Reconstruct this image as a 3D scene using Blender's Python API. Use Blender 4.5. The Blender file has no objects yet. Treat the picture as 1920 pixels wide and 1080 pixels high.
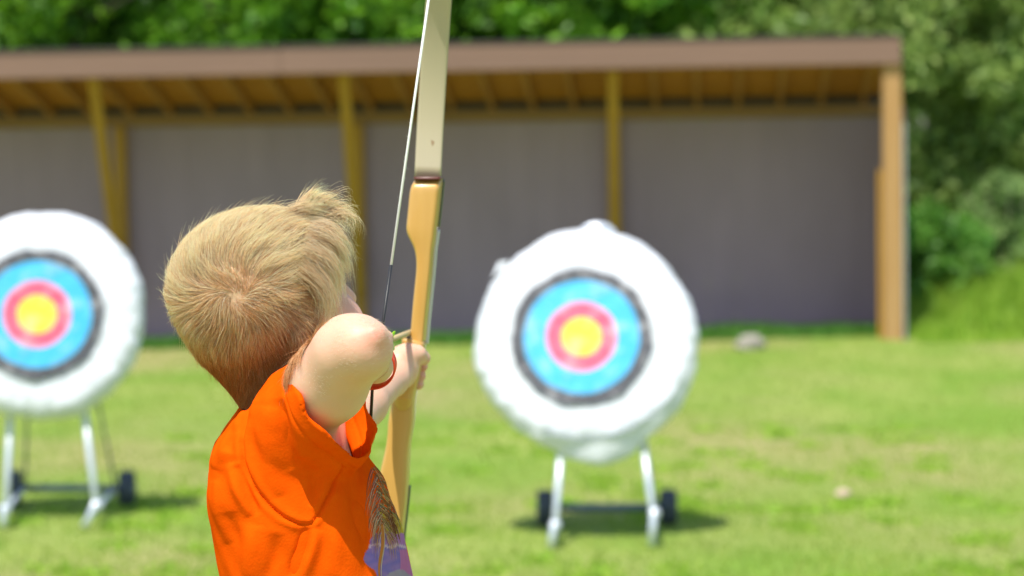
import bpy, math, random
import numpy as np
from mathutils import Vector, Matrix
from mathutils.bvhtree import BVHTree

R = math.radians
rng = np.random.default_rng(7)
random.seed(7)
sc = bpy.context.scene

# ---------------------------------------------------------------- camera
CAM_Z = 1.35; PITCH = R(3.32); FPX = 1920 * 85 / 36.0
cam_d = bpy.data.cameras.new("camera"); cam = bpy.data.objects.new("camera", cam_d)
sc.collection.objects.link(cam); sc.camera = cam
cam.location = (0, 0, CAM_Z); cam.rotation_euler = (R(90) - PITCH, 0, 0)
cam_d.lens = 85; cam_d.sensor_width = 36; cam_d.clip_start = 0.1; cam_d.clip_end = 600
cam_d.dof.use_dof = True; cam_d.dof.focus_distance = 2.50
cam_d.dof.aperture_fstop = 5.4; cam_d.dof.aperture_blades = 0

# ---------------------------------------------------------------- light
SUN_EL = R(65); SUN_AZ = R(-25)      # azimuth of where the sun stands, measured from straight behind the camera towards +X
sd = Vector((math.sin(SUN_AZ) * math.cos(SUN_EL), -math.cos(SUN_AZ) * math.cos(SUN_EL), math.sin(SUN_EL)))  # towards the sun
w = bpy.data.worlds.new("World"); sc.world = w; w.use_nodes = True
nt = w.node_tree; bg = nt.nodes["Background"]
sky = nt.nodes.new("ShaderNodeTexSky"); sky.sky_type = 'NISHITA'; sky.sun_disc = False
sky.sun_elevation = SUN_EL; sky.sun_rotation = math.atan2(sd.x, sd.y)
nt.links.new(sky.outputs[0], bg.inputs[0]); bg.inputs[1].default_value = 0.15
sun_d = bpy.data.lights.new("sun", 'SUN'); sun_d.energy = 4.6; sun_d.angle = R(0.5); sun_d.color = (1, 0.955, 0.88)
sun = bpy.data.objects.new("sun", sun_d); sc.collection.objects.link(sun)
sun.rotation_euler = sd.to_track_quat('Z', 'Y').to_euler()
sc.view_settings.view_transform = 'Standard'; sc.view_settings.look = 'None'
sc.view_settings.exposure = 0.40; sc.view_settings.gamma = 1.0
sc.render.engine = 'CYCLES'

# ---------------------------------------------------------------- helpers
_cp, _sp = math.cos(PITCH), math.sin(PITCH)
def at(x, y, d):
    """world point that stands at depth d (metres) on the sight line measured in the photo"""
    xc = (x - 960) / FPX; yc = (540 - y) / FPX
    t = d / (_cp + yc * _sp)
    return np.array([xc * t, d, CAM_Z + t * (yc * _cp - _sp)])
def proj(p):
    p = np.asarray(p, float); r = p - np.array([0, 0, CAM_Z])
    f = r[..., 1] * _cp - r[..., 2] * _sp; u = r[..., 1] * _sp + r[..., 2] * _cp
    return 960 + FPX * r[..., 0] / f, 540 - FPX * u / f

def tag(o, label=None, cat=None, group=None, kind=None):
    if label: o["label"] = label
    if cat: o["category"] = cat
    if group: o["group"] = group
    if kind: o["kind"] = kind
    return o
def empty(name, loc, rot=(0, 0, 0)):
    o = bpy.data.objects.new(name, None); sc.collection.objects.link(o)
    o.location = loc; o.rotation_euler = rot; o.empty_display_size = 0.1
    return o
def mesh_obj(name, verts, faces, mat, parent=None, smooth=True, col=None, world=False):
    """verts (n,3), faces: array (m,k) or list; world: verts are world coordinates and the parent has an offset"""
    verts = np.asarray(verts, dtype=np.float32)
    me = bpy.data.meshes.new(name)
    if isinstance(faces, np.ndarray):
        k = faces.shape[1]; m = faces.shape[0]
        me.vertices.add(len(verts)); me.vertices.foreach_set("co", verts.ravel())
        me.loops.add(m * k); me.loops.foreach_set("vertex_index", faces.astype(np.int32).ravel())
        me.polygons.add(m); me.polygons.foreach_set("loop_start", np.arange(0, m * k, k, dtype=np.int32))
        me.update(calc_edges=True)
    else:
        me.from_pydata(verts.tolist(), [], [list(map(int, f)) for f in faces]); me.update()
    if col is not None:
        a = me.color_attributes.new("Col", 'FLOAT_COLOR', 'POINT')
        c = np.ones((len(verts), 4), dtype=np.float32); c[:, :3] = col
        a.data.foreach_set("color", c.ravel())
    if smooth: me.polygons.foreach_set("use_smooth", np.ones(len(me.polygons), dtype=bool))
    if mat: me.materials.append(mat)
    o = bpy.data.objects.new(name, me); sc.collection.objects.link(o)
    if parent:
        o.parent = parent
        if world: o.matrix_parent_inverse = parent_world(parent).inverted()
    return o
def parent_world(p):
    m = Matrix.LocRotScale(p.location, p.rotation_euler, p.scale)
    return (parent_world(p.parent) @ p.matrix_parent_inverse @ m) if p.parent else m

class MB:
    def __init__(s): s.v = []; s.f = []
    def add(s, v, f):
        n = len(s.v); s.v += [tuple(map(float, q)) for q in v]; s.f += [tuple(i + n for i in q) for q in f]; return s
    def box(s, a, b, M=None, bev=0.0):
        x0, y0, z0 = a; x1, y1, z1 = b
        if bev > 0:
            import bmesh
            bm = bmesh.new(); bmesh.ops.create_cube(bm, size=1)
            for v in bm.verts:
                v.co = Vector((x0 if v.co.x < 0 else x1, y0 if v.co.y < 0 else y1, z0 if v.co.z < 0 else z1))
            bmesh.ops.bevel(bm, geom=bm.edges[:], offset=bev, segments=2, affect='EDGES', profile=0.6)
            vs = [v.co.copy() for v in bm.verts]; bm.verts.index_update(); fs = [[v.index for v in f.verts] for f in bm.faces]; bm.free()
        else:
            vs = [Vector(q) for q in ((x0,y0,z0),(x1,y0,z0),(x1,y1,z0),(x0,y1,z0),(x0,y0,z1),(x1,y0,z1),(x1,y1,z1),(x0,y1,z1))]
            fs = [(0,3,2,1),(4,5,6,7),(0,1,5,4),(1,2,6,5),(2,3,7,6),(3,0,4,7)]
        if M: vs = [M @ v for v in vs]
        return s.add(vs, fs)
    def beam(s, p, q, wx, wd, up=(0, 0, 1), bev=0.004):
        p = Vector(p); q = Vector(q); d = (q - p); L = d.length; d.normalize()
        a = Vector(up).cross(d)
        if a.length < 1e-3: a = Vector((1, 0, 0))
        a.normalize(); b = d.cross(a)
        M = Matrix(((a.x, b.x, d.x, p.x), (a.y, b.y, d.y, p.y), (a.z, b.z, d.z, p.z), (0, 0, 0, 1)))
        return s.box((-wx/2, -wd/2, 0), (wx/2, wd/2, L), M, bev)
    def tube(s, pts, r, n=12, cap=True):
        pts = [Vector(p) for p in pts]; rr = r if hasattr(r, '__len__') else [r] * len(pts)
        vs = []; fs = []; ref = None
        for i, p in enumerate(pts):
            t = (pts[min(i+1, len(pts)-1)] - pts[max(i-1, 0)]).normalized()
            if ref is None: ref = t.orthogonal().normalized()
            ref = (ref - t * ref.dot(t)).normalized(); b = t.cross(ref)
            for k in range(n):
                a = 2 * math.pi * k / n; vs.append(p + (ref * math.cos(a) + b * math.sin(a)) * rr[i])
        for i in range(len(pts) - 1):
            for k in range(n):
                fs.append((i*n+k, i*n+(k+1) % n, (i+1)*n+(k+1) % n, (i+1)*n+k))
        if cap: fs.append(tuple(range(n-1, -1, -1))); fs.append(tuple((len(pts)-1)*n + k for k in range(n)))
        return s.add(vs, fs)
    def lathe(s, prof, axis_o, ax, n=48):
        """profile of (radius, offset along axis)"""
        o = Vector(axis_o); ax = Vector(ax).normalized(); u = ax.orthogonal().normalized(); v = ax.cross(u)
        vs = []; fs = []
        for (r, h) in prof:
            for k in range(n):
                a = 2*math.pi*k/n; vs.append(o + ax*h + (u*math.cos(a) + v*math.sin(a))*r)
        for i in range(len(prof)-1):
            for k in range(n): fs.append((i*n+k, i*n+(k+1) % n, (i+1)*n+(k+1) % n, (i+1)*n+k))
        return s.add(vs, fs)
    def build(s, name, mat, parent=None, smooth=False, world=False):
        return mesh_obj(name, np.array(s.v), s.f, mat, parent, smooth, world=world)

# ---------------------------------------------------------------- materials
def mat(name, base, rough=0.6, metal=0.0, spec=0.5, noise=None, bump=None, stretch=(1, 1, 1), attr=False, trans=0.0, sub=0.0, extra=None, coat=0):
    """noise=(scale, colour2, contrast[, detail]); bump=(scale, strength, distance)"""
    m = bpy.data.materials.new(name); m.use_nodes = True; t = m.node_tree; N = t.nodes; L = t.links
    b = N["Principled BSDF"]; b.inputs["Roughness"].default_value = rough; b.inputs["Metallic"].default_value = metal
    b.inputs["Specular IOR Level"].default_value = spec; b.inputs["Coat Weight"].default_value = coat
    tc = N.new("ShaderNodeTexCoord"); mp = N.new("ShaderNodeMapping"); mp.inputs["Scale"].default_value = stretch
    L.new(tc.outputs["Object"], mp.inputs[0])
    out = None
    if attr:
        a = N.new("ShaderNodeAttribute"); a.attribute_name = "Col"; out = a.outputs["Color"]
    if noise:
        tx = N.new("ShaderNodeTexNoise"); tx.inputs["Scale"].default_value = noise[0]; tx.inputs["Detail"].default_value = noise[3] if len(noise) > 3 else 5
        L.new(mp.outputs[0], tx.inputs["Vector"])
        mr = N.new("ShaderNodeMapRange"); c = noise[2]; mr.inputs[1].default_value = 0.5 - c; mr.inputs[2].default_value = 0.5 + c
        L.new(tx.outputs[0], mr.inputs[0])
        mx = N.new("ShaderNodeMix"); mx.data_type = 'RGBA'; L.new(mr.outputs[0], mx.inputs[0])
        if out: L.new(out, mx.inputs[6])
        else: mx.inputs[6].default_value = (*base, 1)
        mx.inputs[7].default_value = (*noise[1], 1)
        if attr: mx.blend_type = 'MULTIPLY'
        out = mx.outputs[2]
    if out: L.new(out, b.inputs["Base Color"])
    else: b.inputs["Base Color"].default_value = (*base, 1)
    if bump:
        tb = N.new("ShaderNodeTexNoise"); tb.inputs["Scale"].default_value = bump[0]; tb.inputs["Detail"].default_value = 4
        L.new(mp.outputs[0], tb.inputs["Vector"])
        bp = N.new("ShaderNodeBump"); bp.inputs["Strength"].default_value = bump[1]; bp.inputs["Distance"].default_value = bump[2]
        L.new(tb.outputs[0], bp.inputs["Height"]); L.new(bp.outputs[0], b.inputs["Normal"])
    if sub > 0:
        b.inputs["Subsurface Weight"].default_value = sub
        b.inputs["Subsurface Radius"].default_value = (1.0, 0.35, 0.2); b.inputs["Subsurface Scale"].default_value = 0.005
    if trans > 0:
        tr = N.new("ShaderNodeBsdfTranslucent"); ms = N.new("ShaderNodeMixShader"); ms.inputs[0].default_value = trans
        if out: L.new(out, tr.inputs[0])
        else: tr.inputs[0].default_value = (*base, 1)
        L.new(b.outputs[0], ms.inputs[1]); L.new(tr.outputs[0], ms.inputs[2]); L.new(ms.outputs[0], N["Material Output"].inputs[0])
    return m

# ================================================================ GROUND
def ss(a, b, x):
    t = np.clip((x - a) / (b - a), 0, 1); return t * t * (3 - 2 * t)
def ground_z(x, y):
    far = -0.213 + 0.017 * np.clip(x, -12, 12)
    mid = -0.235 + 0.0 * x
    z = mid * ss(3.4, 8.2, y) * (1 - ss(11, 19, y)) + far * ss(11, 19, y)
    z = z + 0.10 * ss(24, 40, y) + 0.25 * ss(3.6, 9, x) * ss(17.5, 23, y)
    return z + 0.012 * np.sin(x * 1.3 + y * 0.7) * np.sin(y * 0.9 - x * 0.4)
gx = np.concatenate([np.linspace(-200, -12, 16), np.linspace(-11.5, 11.5, 140), np.linspace(12, 200, 16)])
gy = np.concatenate([np.linspace(-60, -1, 8), np.linspace(-0.5, 26, 180), np.linspace(27, 320, 20)])
GX, GY = np.meshgrid(gx, gy); GZ = ground_z(GX, GY)
nx_, ny_ = len(gx), len(gy); idx = np.arange(nx_ * ny_).reshape(ny_, nx_)
gf = np.stack([idx[:-1, :-1].ravel(), idx[:-1, 1:].ravel(), idx[1:, 1:].ravel(), idx[1:, :-1].ravel()], 1)
def lawn_mat():
    m = bpy.data.materials.new("mown_lawn"); m.use_nodes = True; t = m.node_tree; N = t.nodes; L = t.links; b = N["Principled BSDF"]
    b.inputs["Roughness"].default_value = 0.85; b.inputs["Specular IOR Level"].default_value = 0.2
    tc = N.new("ShaderNodeTexCoord")
    def noise(sc_, st, det=4):
        mp = N.new("ShaderNodeMapping"); mp.inputs["Scale"].default_value = st; L.new(tc.outputs["Object"], mp.inputs[0])
        n = N.new("ShaderNodeTexNoise"); n.inputs["Scale"].default_value = sc_; n.inputs["Detail"].default_value = det; L.new(mp.outputs[0], n.inputs["Vector"])
        return n.outputs[0]
    def rng_(o, a, c):
        r = N.new("ShaderNodeMapRange"); r.inputs[1].default_value = a; r.inputs[2].default_value = c; L.new(o, r.inputs[0]); return r.outputs[0]
    def mix(f, a, c):
        x = N.new("ShaderNodeMix"); x.data_type = 'RGBA'
        L.new(f, x.inputs[0])
        for s, v in ((6, a), (7, c)):
            if isinstance(v, tuple): x.inputs[s].default_value = (*v, 1)
            else: L.new(v, x.inputs[s])
        return x.outputs[2]
    c1 = mix(rng_(noise(1.3, (1, 0.55, 1)), 0.35, 0.65), (0.20, 0.335, 0.035), (0.345, 0.40, 0.095))
    c2 = mix(rng_(noise(0.55, (1, 0.8, 1), 3), 0.44, 0.66), c1, (0.42, 0.36, 0.155))
    c3 = mix(rng_(noise(6, (1, 0.8, 1), 3), 0.6, 0.9), c2, (0.18, 0.32, 0.035))
    c4 = mix(rng_(noise(60, (1, 1, 1)), 0.3, 0.9), c3, (0.10, 0.16, 0.03))
    L.new(c4, b.inputs["Base Color"])
    bp = N.new("ShaderNodeBump"); bp.inputs["Strength"].default_value = 0.5; bp.inputs["Distance"].default_value = 0.03
    L.new(noise(45, (1, 1, 1)), bp.inputs["Height"]); L.new(bp.outputs[0], b.inputs["Normal"])
    return m
lawn = mesh_obj("ground", np.stack([GX.ravel(), GY.ravel(), GZ.ravel()], 1), gf, lawn_mat())
tag(lawn, "sunlit mown lawn running from the archer past the targets to the shelter", "ground", kind="structure")

M_leaf = mat("leaves", (0, 0, 0), 0.45, attr=True, trans=0.45, spec=0.4)
M_grass = mat("grass_blades", (0, 0, 0), 0.5, attr=True, trans=0.35, spec=0.3)
M_bark = mat("bark", (0.10, 0.075, 0.05), 0.9, noise=(14, (0.04, 0.03, 0.02), 0.3), bump=(30, 0.6, 0.02), stretch=(1, 1, 0.3))

def blades(name, X, Y, h, wd, cols, lean=0.35, mat_=M_grass, zoff=None):
    """curved grass blades, 3 quads' worth of taper each"""
    n = len(X); Z = ground_z(X, Y) if zoff is None else zoff
    a = rng.uniform(0, 2*np.pi, n); la = rng.uniform(0, 2*np.pi, n); l = rng.uniform(0.1, 1, n) * lean
    dx, dy = np.cos(a) * wd, np.sin(a) * wd
    V = np.zeros((n, 5, 3))
    for i, (t, s) in enumerate(((0, 1), (0.55, 0.75))):
        ox = np.cos(la) * l * h * t**2; oy = np.sin(la) * l * h * t**2
        V[:, 2*i] = np.stack([X - dx*s + ox, Y - dy*s + oy, Z + h*t], 1); V[:, 2*i+1] = np.stack([X + dx*s + ox, Y + dy*s + oy, Z + h*t], 1)
    V[:, 4] = np.stack([X + np.cos(la)*l*h, Y + np.sin(la)*l*h, Z + h*(1-0.3*l)], 1)
    b = np.arange(n)[:, None] * 5
    tri = np.concatenate([b + np.array([[0, 1, 3]]), b + np.array([[0, 3, 2]]), b + np.array([[2, 3, 4]])], 0)
    return mesh_obj(name, V.reshape(-1, 3), tri, mat_, smooth=False, col=np.repeat(cols, 5, 0))

def colvar(n, a, b, p=1.0):
    t = rng.random(n)[:, None]**p; return np.array(a) * (1 - t) + np.array(b) * t * 1.0

# short turf over the visible lawn
n = 90000
Y = 8.3 + (20.5 - 8.3) * rng.random(n)**1.25; X = (rng.random(n)*2 - 1) * (0.235 * Y + 0.5)
keep = rng.random(n) < 1
tuft = 0.5 + 0.5*np.sin(X*5.1 + 2*np.sin(Y*3.3))*np.sin(Y*4.7 + np.sin(X*2.9))
cols = colvar(n, (0.20, 0.35, 0.03), (0.42, 0.47, 0.11)) * (0.88 + 0.25*tuft[:, None])
turf = blades("grass", X, Y, rng.uniform(0.008, 0.022, n) * (0.7 + 0.9*tuft), np.full(n, 0.0035), cols)
tag(turf, "short mown turf blades covering the sunlit lawn", "grass", kind="stuff")

# ================================================================ SHELTER
M_fascia = mat("painted_fascia", (0.235, 0.137, 0.095), 0.7, noise=(3, (0.19, 0.112, 0.078), 0.3), bump=(20, 0.2, 0.01), stretch=(0.2, 1, 1))
M_roof = mat("dark_roofing", (0.05, 0.048, 0.05), 0.9, noise=(40, (0.09, 0.085, 0.08), 0.3), bump=(90, 0.5, 0.005))
M_ceiling = mat("roof_boards", (0.50, 0.20, 0.022), 0.75, noise=(4, (0.36, 0.14, 0.018), 0.3), stretch=(0.5, 4, 1))
M_rafter = mat("rafter_wood", (0.42, 0.20, 0.05), 0.75, noise=(6, (0.34, 0.15, 0.035), 0.3), stretch=(3, 0.4, 3))
M_post = mat("ochre_post_wood", (0.43, 0.235, 0.018), 0.7, noise=(5, (0.34, 0.17, 0.014), 0.3), bump=(30, 0.3, 0.01), stretch=(4, 4, 0.4))
M_plate = mat("wall_plate_wood", (0.26, 0.14, 0.04), 0.75, noise=(5, (0.20, 0.11, 0.03), 0.3), stretch=(0.4, 4, 4))
M_corner = mat("pale_post_wood", (0.46, 0.275, 0.11), 0.7, noise=(6, (0.40, 0.21, 0.065), 0.3, 3), bump=(30, 0.3, 0.01), stretch=(3, 3, 0.3))
M_wall = mat("mauve_grey_board", (0.34, 0.25, 0.278), 0.85, noise=(2.2, (0.285, 0.21, 0.232), 0.3), bump=(12, 0.15, 0.01), stretch=(1.5, 1, 0.6))
M_edge = mat("pale_metal_trim", (0.55, 0.57, 0.6), 0.4, metal=0.3)

DS = 19.0
p_r = at(1690, 640, DS)
shed = empty("shelter", (p_r[0], DS, p_r[2]), (0, R(-0.80), R(-4.6)))
tag(shed, "long open-fronted timber shelter with brown fascia and mauve back wall", "shelter")
LEN = 9.6; DEP = 1.15
# local frame: x negative leftwards, y depth, z up ; z of front beam underside etc.
zf0 = 2.14; zf1 = 2.405; zr = 1.89; zw = 1.79
mb = MB()
# wall of vertical boards with battens shadow grooves
xb = -LEN; k = 0
while xb < 0.0:
    x2 = min(xb + 0.245, 0.0); off = 0.001 * (k % 2)
    mb.box((xb, DEP + off, -0.1), (x2 - 0.0015, DEP + 0.03 + off, zw - 0.002)); xb = x2; k += 1
back = mb.build("back_wall", M_wall, shed)
mb = MB(); mb.box((0.022, 0.10, -0.1), (0.045, DEP + 0.05, zw + 0.05)); mb.build("side_wall", M_wall, shed)
mb = MB(); mb.box((0.022, 0.03, -0.05), (0.040, 0.09, 1.72), bev=0.004); mb.build("edge_trim", M_edge, shed)
mb = MB()
mb.box((-LEN - 0.1, DEP - 0.06, zw), (0.05, DEP + 0.05, zw + 0.10), bev=0.004)
mb.build("wall_plate", M_plate, shed)
mb = MB(); mb.box((-LEN - 0.1, DEP + 0.012, zw + 0.101), (0.05, DEP + 0.04, zw + 0.20)); mb.build("eaves_shade_board", M_roof, shed)  # closes the gap; its dark colour stands for the shade above the plate
# roof: sloping boards
roofm = MB()
def roofz(y): return zf0 + 0.13 + (zr + 0.075 - zf0 - 0.13) * (y / DEP)
for (y0, y1) in ((-0.02, 0.28), (0.285, 0.58), (0.585, 0.88), (0.885, 1.30)):
    roofm.add([(-LEN-0.1, y0, roofz(y0)), (0.0, y0, roofz(y0)), (0.0, y1, roofz(y1)), (-LEN-0.1, y1, roofz(y1)),
               (-LEN-0.1, y0, roofz(y0)+0.02), (0.0, y0, roofz(y0)+0.02), (0.0, y1, roofz(y1)+0.02), (-LEN-0.1, y1, roofz(y1)+0.02)],
              [(0,3,2,1),(4,5,6,7),(0,1,5,4),(1,2,6,5),(2,3,7,6),(3,0,4,7)])
roof = roofm.build("roof", M_ceiling, shed)
mb = MB()
y0, y1 = -0.018, 1.36
za, zb_ = roofz(y0) + 0.026, roofz(y1) + 0.026
mb.add([(-LEN-0.15, y0, za), (0.03, y0, za), (0.03, y1, zb_), (-LEN-0.15, y1, zb_), (-LEN-0.15, y0, za+0.018), (0.03, y0, za+0.018), (0.03, y1, zb_+0.018), (-LEN-0.15, y1, zb_+0.018)],
       [(0,3,2,1),(4,5,6,7),(0,1,5,4),(1,2,6,5),(2,3,7,6),(3,0,4,7)])
mb.build("roofing_felt", M_roof, roof)
mb = MB(); mb.box((-LEN-0.12, -0.06, zf0 + 0.037), (-4.9, -0.025, zf1 - 0.012), bev=0.005); mb.box((-4.897, -0.063, zf0 + 0.039), (0.005, -0.027, zf1 - 0.01), bev=0.005)
mb.build("fascia", M_fascia, roof)
mb = MB(); mb.box((-LEN-0.13, -0.075, zf1 - 0.009), (0.012, 0.0, zf1 + 0.006)); mb.build("drip_edge", M_roof, roof)
for i in range(27):
    x = -0.22 - i * 0.343
    m_ = MB()
    ya, yb = -0.02, DEP + 0.05
    a0, b0 = roofz(ya) - 0.11, roofz(yb) - 0.085
    m_.add([(x-0.02, ya, a0), (x+0.02, ya, a0), (x+0.02, yb, b0), (x-0.02, yb, b0), (x-0.02, ya, roofz(ya)-0.002), (x+0.02, ya, roofz(ya)-0.002), (x+0.02, yb, roofz(yb)-0.002), (x-0.02, yb, roofz(yb)-0.002)],
           [(0,3,2,1),(4,5,6,7),(0,1,5,4),(1,2,6,5),(2,3,7,6),(3,0,4,7)])
    m_.build("rafter", M_rafter, roof)
mb = MB(); mb.box((-LEN-0.1, 0.0, zf0 + 0.03), (-0.14, 0.05, zf0 + 0.11), bev=0.004); mb.build("front_beam", M_rafter, shed)
mb = MB(); mb.box((-0.135, -0.02, -0.06), (0.012, 0.13, zf0 + 0.05), bev=0.012); mb.build("corner_post", M_corner, shed)
mb = MB(); mb.box((-0.170, 0.10, -0.05), (-0.137, 0.17, 1.35), bev=0.005); mb.build("sister_post", M_post, shed)
def shed_x(px):
    xl = -3.0
    for _ in range(20): xl = ((px - 960)/FPX*(DS + xl*math.sin(R(-4.6))) - p_r[0])/math.cos(R(4.6))
    return xl
for pxt in (1155, 650, 180, -330):
    x = shed_x(pxt)
    m_ = MB(); m_.box((x - 0.085, DEP - 0.10, -0.1), (x + 0.005, DEP - 0.003, zw - 0.003), bev=0.005); m_.build("wall_stud", M_post, shed)
    m_ = MB(); m_.beam((x, 0.05, zf0 + 0.10), (x - 0.03, DEP - 0.12, 0.35), 0.085, 0.06, up=(0, 1, 0)); m_.build("brace", M_post, shed)

# ================================================================ TREES AND SHRUBS
def leafmesh(name, cent, rad, n, size, ca, cb, parent=None, clump=0.35, nclump=None, flat=0.8, dark=0.5):
    cent = np.array(cent); rad = np.array(rad)
    nc = nclump or 60
    d = rng.normal(size=(nc, 3)); d /= np.linalg.norm(d, axis=1)[:, None]
    rr = rng.random(nc)[:, None]**(1/2.2)
    cc = cent + d * rr * rad
    cr = rng.uniform(0.5, 1.2, nc) * clump
    ctint = rng.uniform(0.75, 1.12, nc)
    which = rng.integers(0, nc, n)
    q = rng.normal(size=(n, 3)); q /= np.linalg.norm(q, axis=1)[:, None]
    q *= (rng.random(n)**0.45)[:, None]; q[:, 2] *= flat
    P = cc[which] + q * cr[which][:, None]
    gz = ground_z(P[:, 0], P[:, 1]); P[:, 2] = np.maximum(P[:, 2], gz + 0.02)
    u = rng.normal(size=(n, 3)); u[:, 2] -= 0.4; u /= np.linalg.norm(u, axis=1)[:, None]
    v = np.cross(u, rng.normal(size=(n, 3))); v /= np.linalg.norm(v, axis=1)[:, None]
    s = size * rng.uniform(0.6, 1.3, n)[:, None]
    V = np.stack([P - u*s, P + v*s*0.45, P + u*s, P - v*s*0.45], 1)
    b = np.arange(n)[:, None]*4; f = b + np.arange(4)[None]
    c = colvar(n, ca, cb) * ctint[which][:, None]
    if parent: V = V - np.array(parent.location)
    return mesh_obj(name, V.reshape(-1, 3), f, M_leaf, parent, smooth=False, col=np.repeat(c, 4, 0))
def tree(name, x, y, h, rad, n, size, ca, cb, label, cat, group=None, low=0.2, nclump=120, clump=0.5):
    z = float(ground_z(np.array(x), np.array(y)))
    t = tag(empty(name, (x, y, z)), label, cat, group)
    m_ = MB()
    for k in range(3):
        a = rng.uniform(0, 6.28); o = rng.uniform(0.05, 0.12); 
        pts = [(o*math.cos(a)*(1 if k else 0), o*math.sin(a)*(1 if k else 0), -0.05)]
        for j in range(1, 6):
            pts.append((pts[-1][0] + math.cos(a)*rad[0]*0.09*j*(0.5 if not k else 1), pts[-1][1] + math.sin(a)*rad[1]*0.09*j*0.8, h*0.72*j/5))
        m_.tube(pts, [0.10 - 0.015*j for j in range(6)] if not k else [0.06 - 0.009*j for j in range(6)], 8)
        for j in range(2, 6):
            for _ in range(3):
                aa = rng.uniform(0, 6.28); p = pts[j]; L_ = rng.uniform(0.3, 0.75)*rad[0]
                m_.tube([p, (p[0]+math.cos(aa)*L_*0.5, p[1]+math.sin(aa)*L_*0.5, p[2]+L_*0.25), (p[0]+math.cos(aa)*L_, p[1]+math.sin(aa)*L_, p[2]+L_*0.35)], [0.025, 0.016, 0.006], 6)
    m_.build("trunk", M_bark, t, True)
    leafmesh("crown", (x, y, z + low + (h - low)*0.5), (rad[0], rad[1], (h-low)*0.5), n, size, ca, cb, t, clump=clump, nclump=nclump)
    return t
G = "trees growing close behind the shelter"
kinds = [
 ((0.035, 0.13, 0.012), (0.20, 0.44, 0.03), "dark broadleaf tree behind the shelter roof"),
 ((0.05, 0.18, 0.012), (0.27, 0.55, 0.03), "bright green leafy tree behind the shelter roof"),
 ((0.14, 0.26, 0.05), (0.50, 0.64, 0.18), "pale olive-leaved tree behind the shelter roof"),
]
rowdef = [(-7.4, 24.6, 0, "at the far left edge of the photo"), (-5.3, 23.2, 1, "above the left target"), (-3.6, 24.2, 0, "left of the boy"),
          (-1.9, 23.1, 1, "above the boy's head"), (-0.2, 24.0, 0, "just right of the bow limb"), (1.2, 23.2, 1, "above the middle brace"),
          (2.5, 23.6, 2, "above the right end of the roof")]
for (x, y, k, where) in rowdef:
    ca, cb, lb = kinds[k]
    tree("broadleaf_tree", x, y, 5.0 + (k == 0)*0.8, (1.35, 1.1, 1), 16000, 0.075, ca, cb, lb + ", " + where, "tree", G, low=0.3, nclump=190, clump=0.36)
for (x, y, h, k, lb) in ((4.3, 23.0, 5.5, 2, "pale olive-leaved tree right of the shelter's corner post"), (5.9, 24.3, 6.0, 2, "tall olive-green tree at the right edge of the photo")):
    ca, cb, _ = kinds[k]
    tree("broadleaf_tree", x, y, h, (1.5, 1.2, 1), 22000, 0.07, ca, cb, lb, "tree", None, low=0.3, nclump=200, clump=0.42)
# dim wood behind
z = -0.1
wood = leafmesh("woodland", (0, 29.5, 3.6), (15, 1.8, 4.2), 60000, 0.16, (0.03, 0.08, 0.015), (0.09, 0.20, 0.03), clump=1.0, nclump=420)
tag(wood, "dark mass of woodland foliage closing the view behind the trees", "woodland", kind="stuff")
# undergrowth at the right of the shelter
for (x, y, h, n, ca, cb, lb) in ((3.55, 20.6, 1.0, 7000, (0.08, 0.26, 0.03), (0.25, 0.50, 0.08), "leafy green bush pressed against the shelter's right corner"),
                             (4.35, 21.6, 1.15, 8000, (0.14, 0.28, 0.07), (0.38, 0.52, 0.18), "pale grey-green bush in the undergrowth right of the shelter"),
                             (5.2, 21.3, 0.95, 8000, (0.10, 0.30, 0.02), (0.32, 0.60, 0.05), "low vivid green bush at the right edge of the lawn")):
    z = float(ground_z(np.array(x), np.array(y))); t = tag(empty("bush", (x, y, z)), lb, "bush", "bushes right of the shelter")
    m_ = MB()
    for k in range(7):
        a = rng.uniform(0, 6.28); m_.tube([(0, 0, 0), (0.12*math.cos(a), 0.12*math.sin(a), h*0.5), (0.3*math.cos(a), 0.3*math.sin(a), h*0.95)], [0.014, 0.01, 0.004], 6)
    m_.build("stem", M_bark, t, True)
    leafmesh("foliage", (x, y, z + h*0.5), (0.55, 0.4, h*0.5), n, 0.045, ca, cb, t, clump=0.2, nclump=60)
# long grass bank
n = 42000
X = rng.uniform(3.15, 7.2, n); Yb = 18.6 + 3.8*rng.random(n)
bl = blades("long_grass", X, Yb, rng.uniform(0.25, 1.0, n)*np.clip((Yb-18.7)/2.0, 0.06, 1)*(0.75+0.35*np.sin(X*3.1+1)*np.sin(Yb*2.3)), np.full(n, 0.006), colvar(n, (0.17, 0.38, 0.02), (0.46, 0.62, 0.08)), 0.5)
tag(bl, "uncut bright green long grass right of the shelter", "long grass", kind="stuff")
# weeds along the foot of the back wall
n = 16000
Xw = rng.uniform(-6, 3.1, n); Yw = rng.uniform(19.2, 20.05, n)
hw = 0.05 + 0.10*np.abs(np.sin(Xw*2.1)*np.sin(Xw*0.9+1)) * rng.random(n) * (0.5 + (Xw > 0.3)*1.0)
bl = blades("weeds", Xw, Yw, hw*1.2, np.full(n, 0.008), colvar(n, (0.05, 0.17, 0.02), (0.14, 0.32, 0.05)), 0.6)
tag(bl, "strip of green weeds under the shelter along its back wall", "weeds", kind="stuff")
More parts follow.
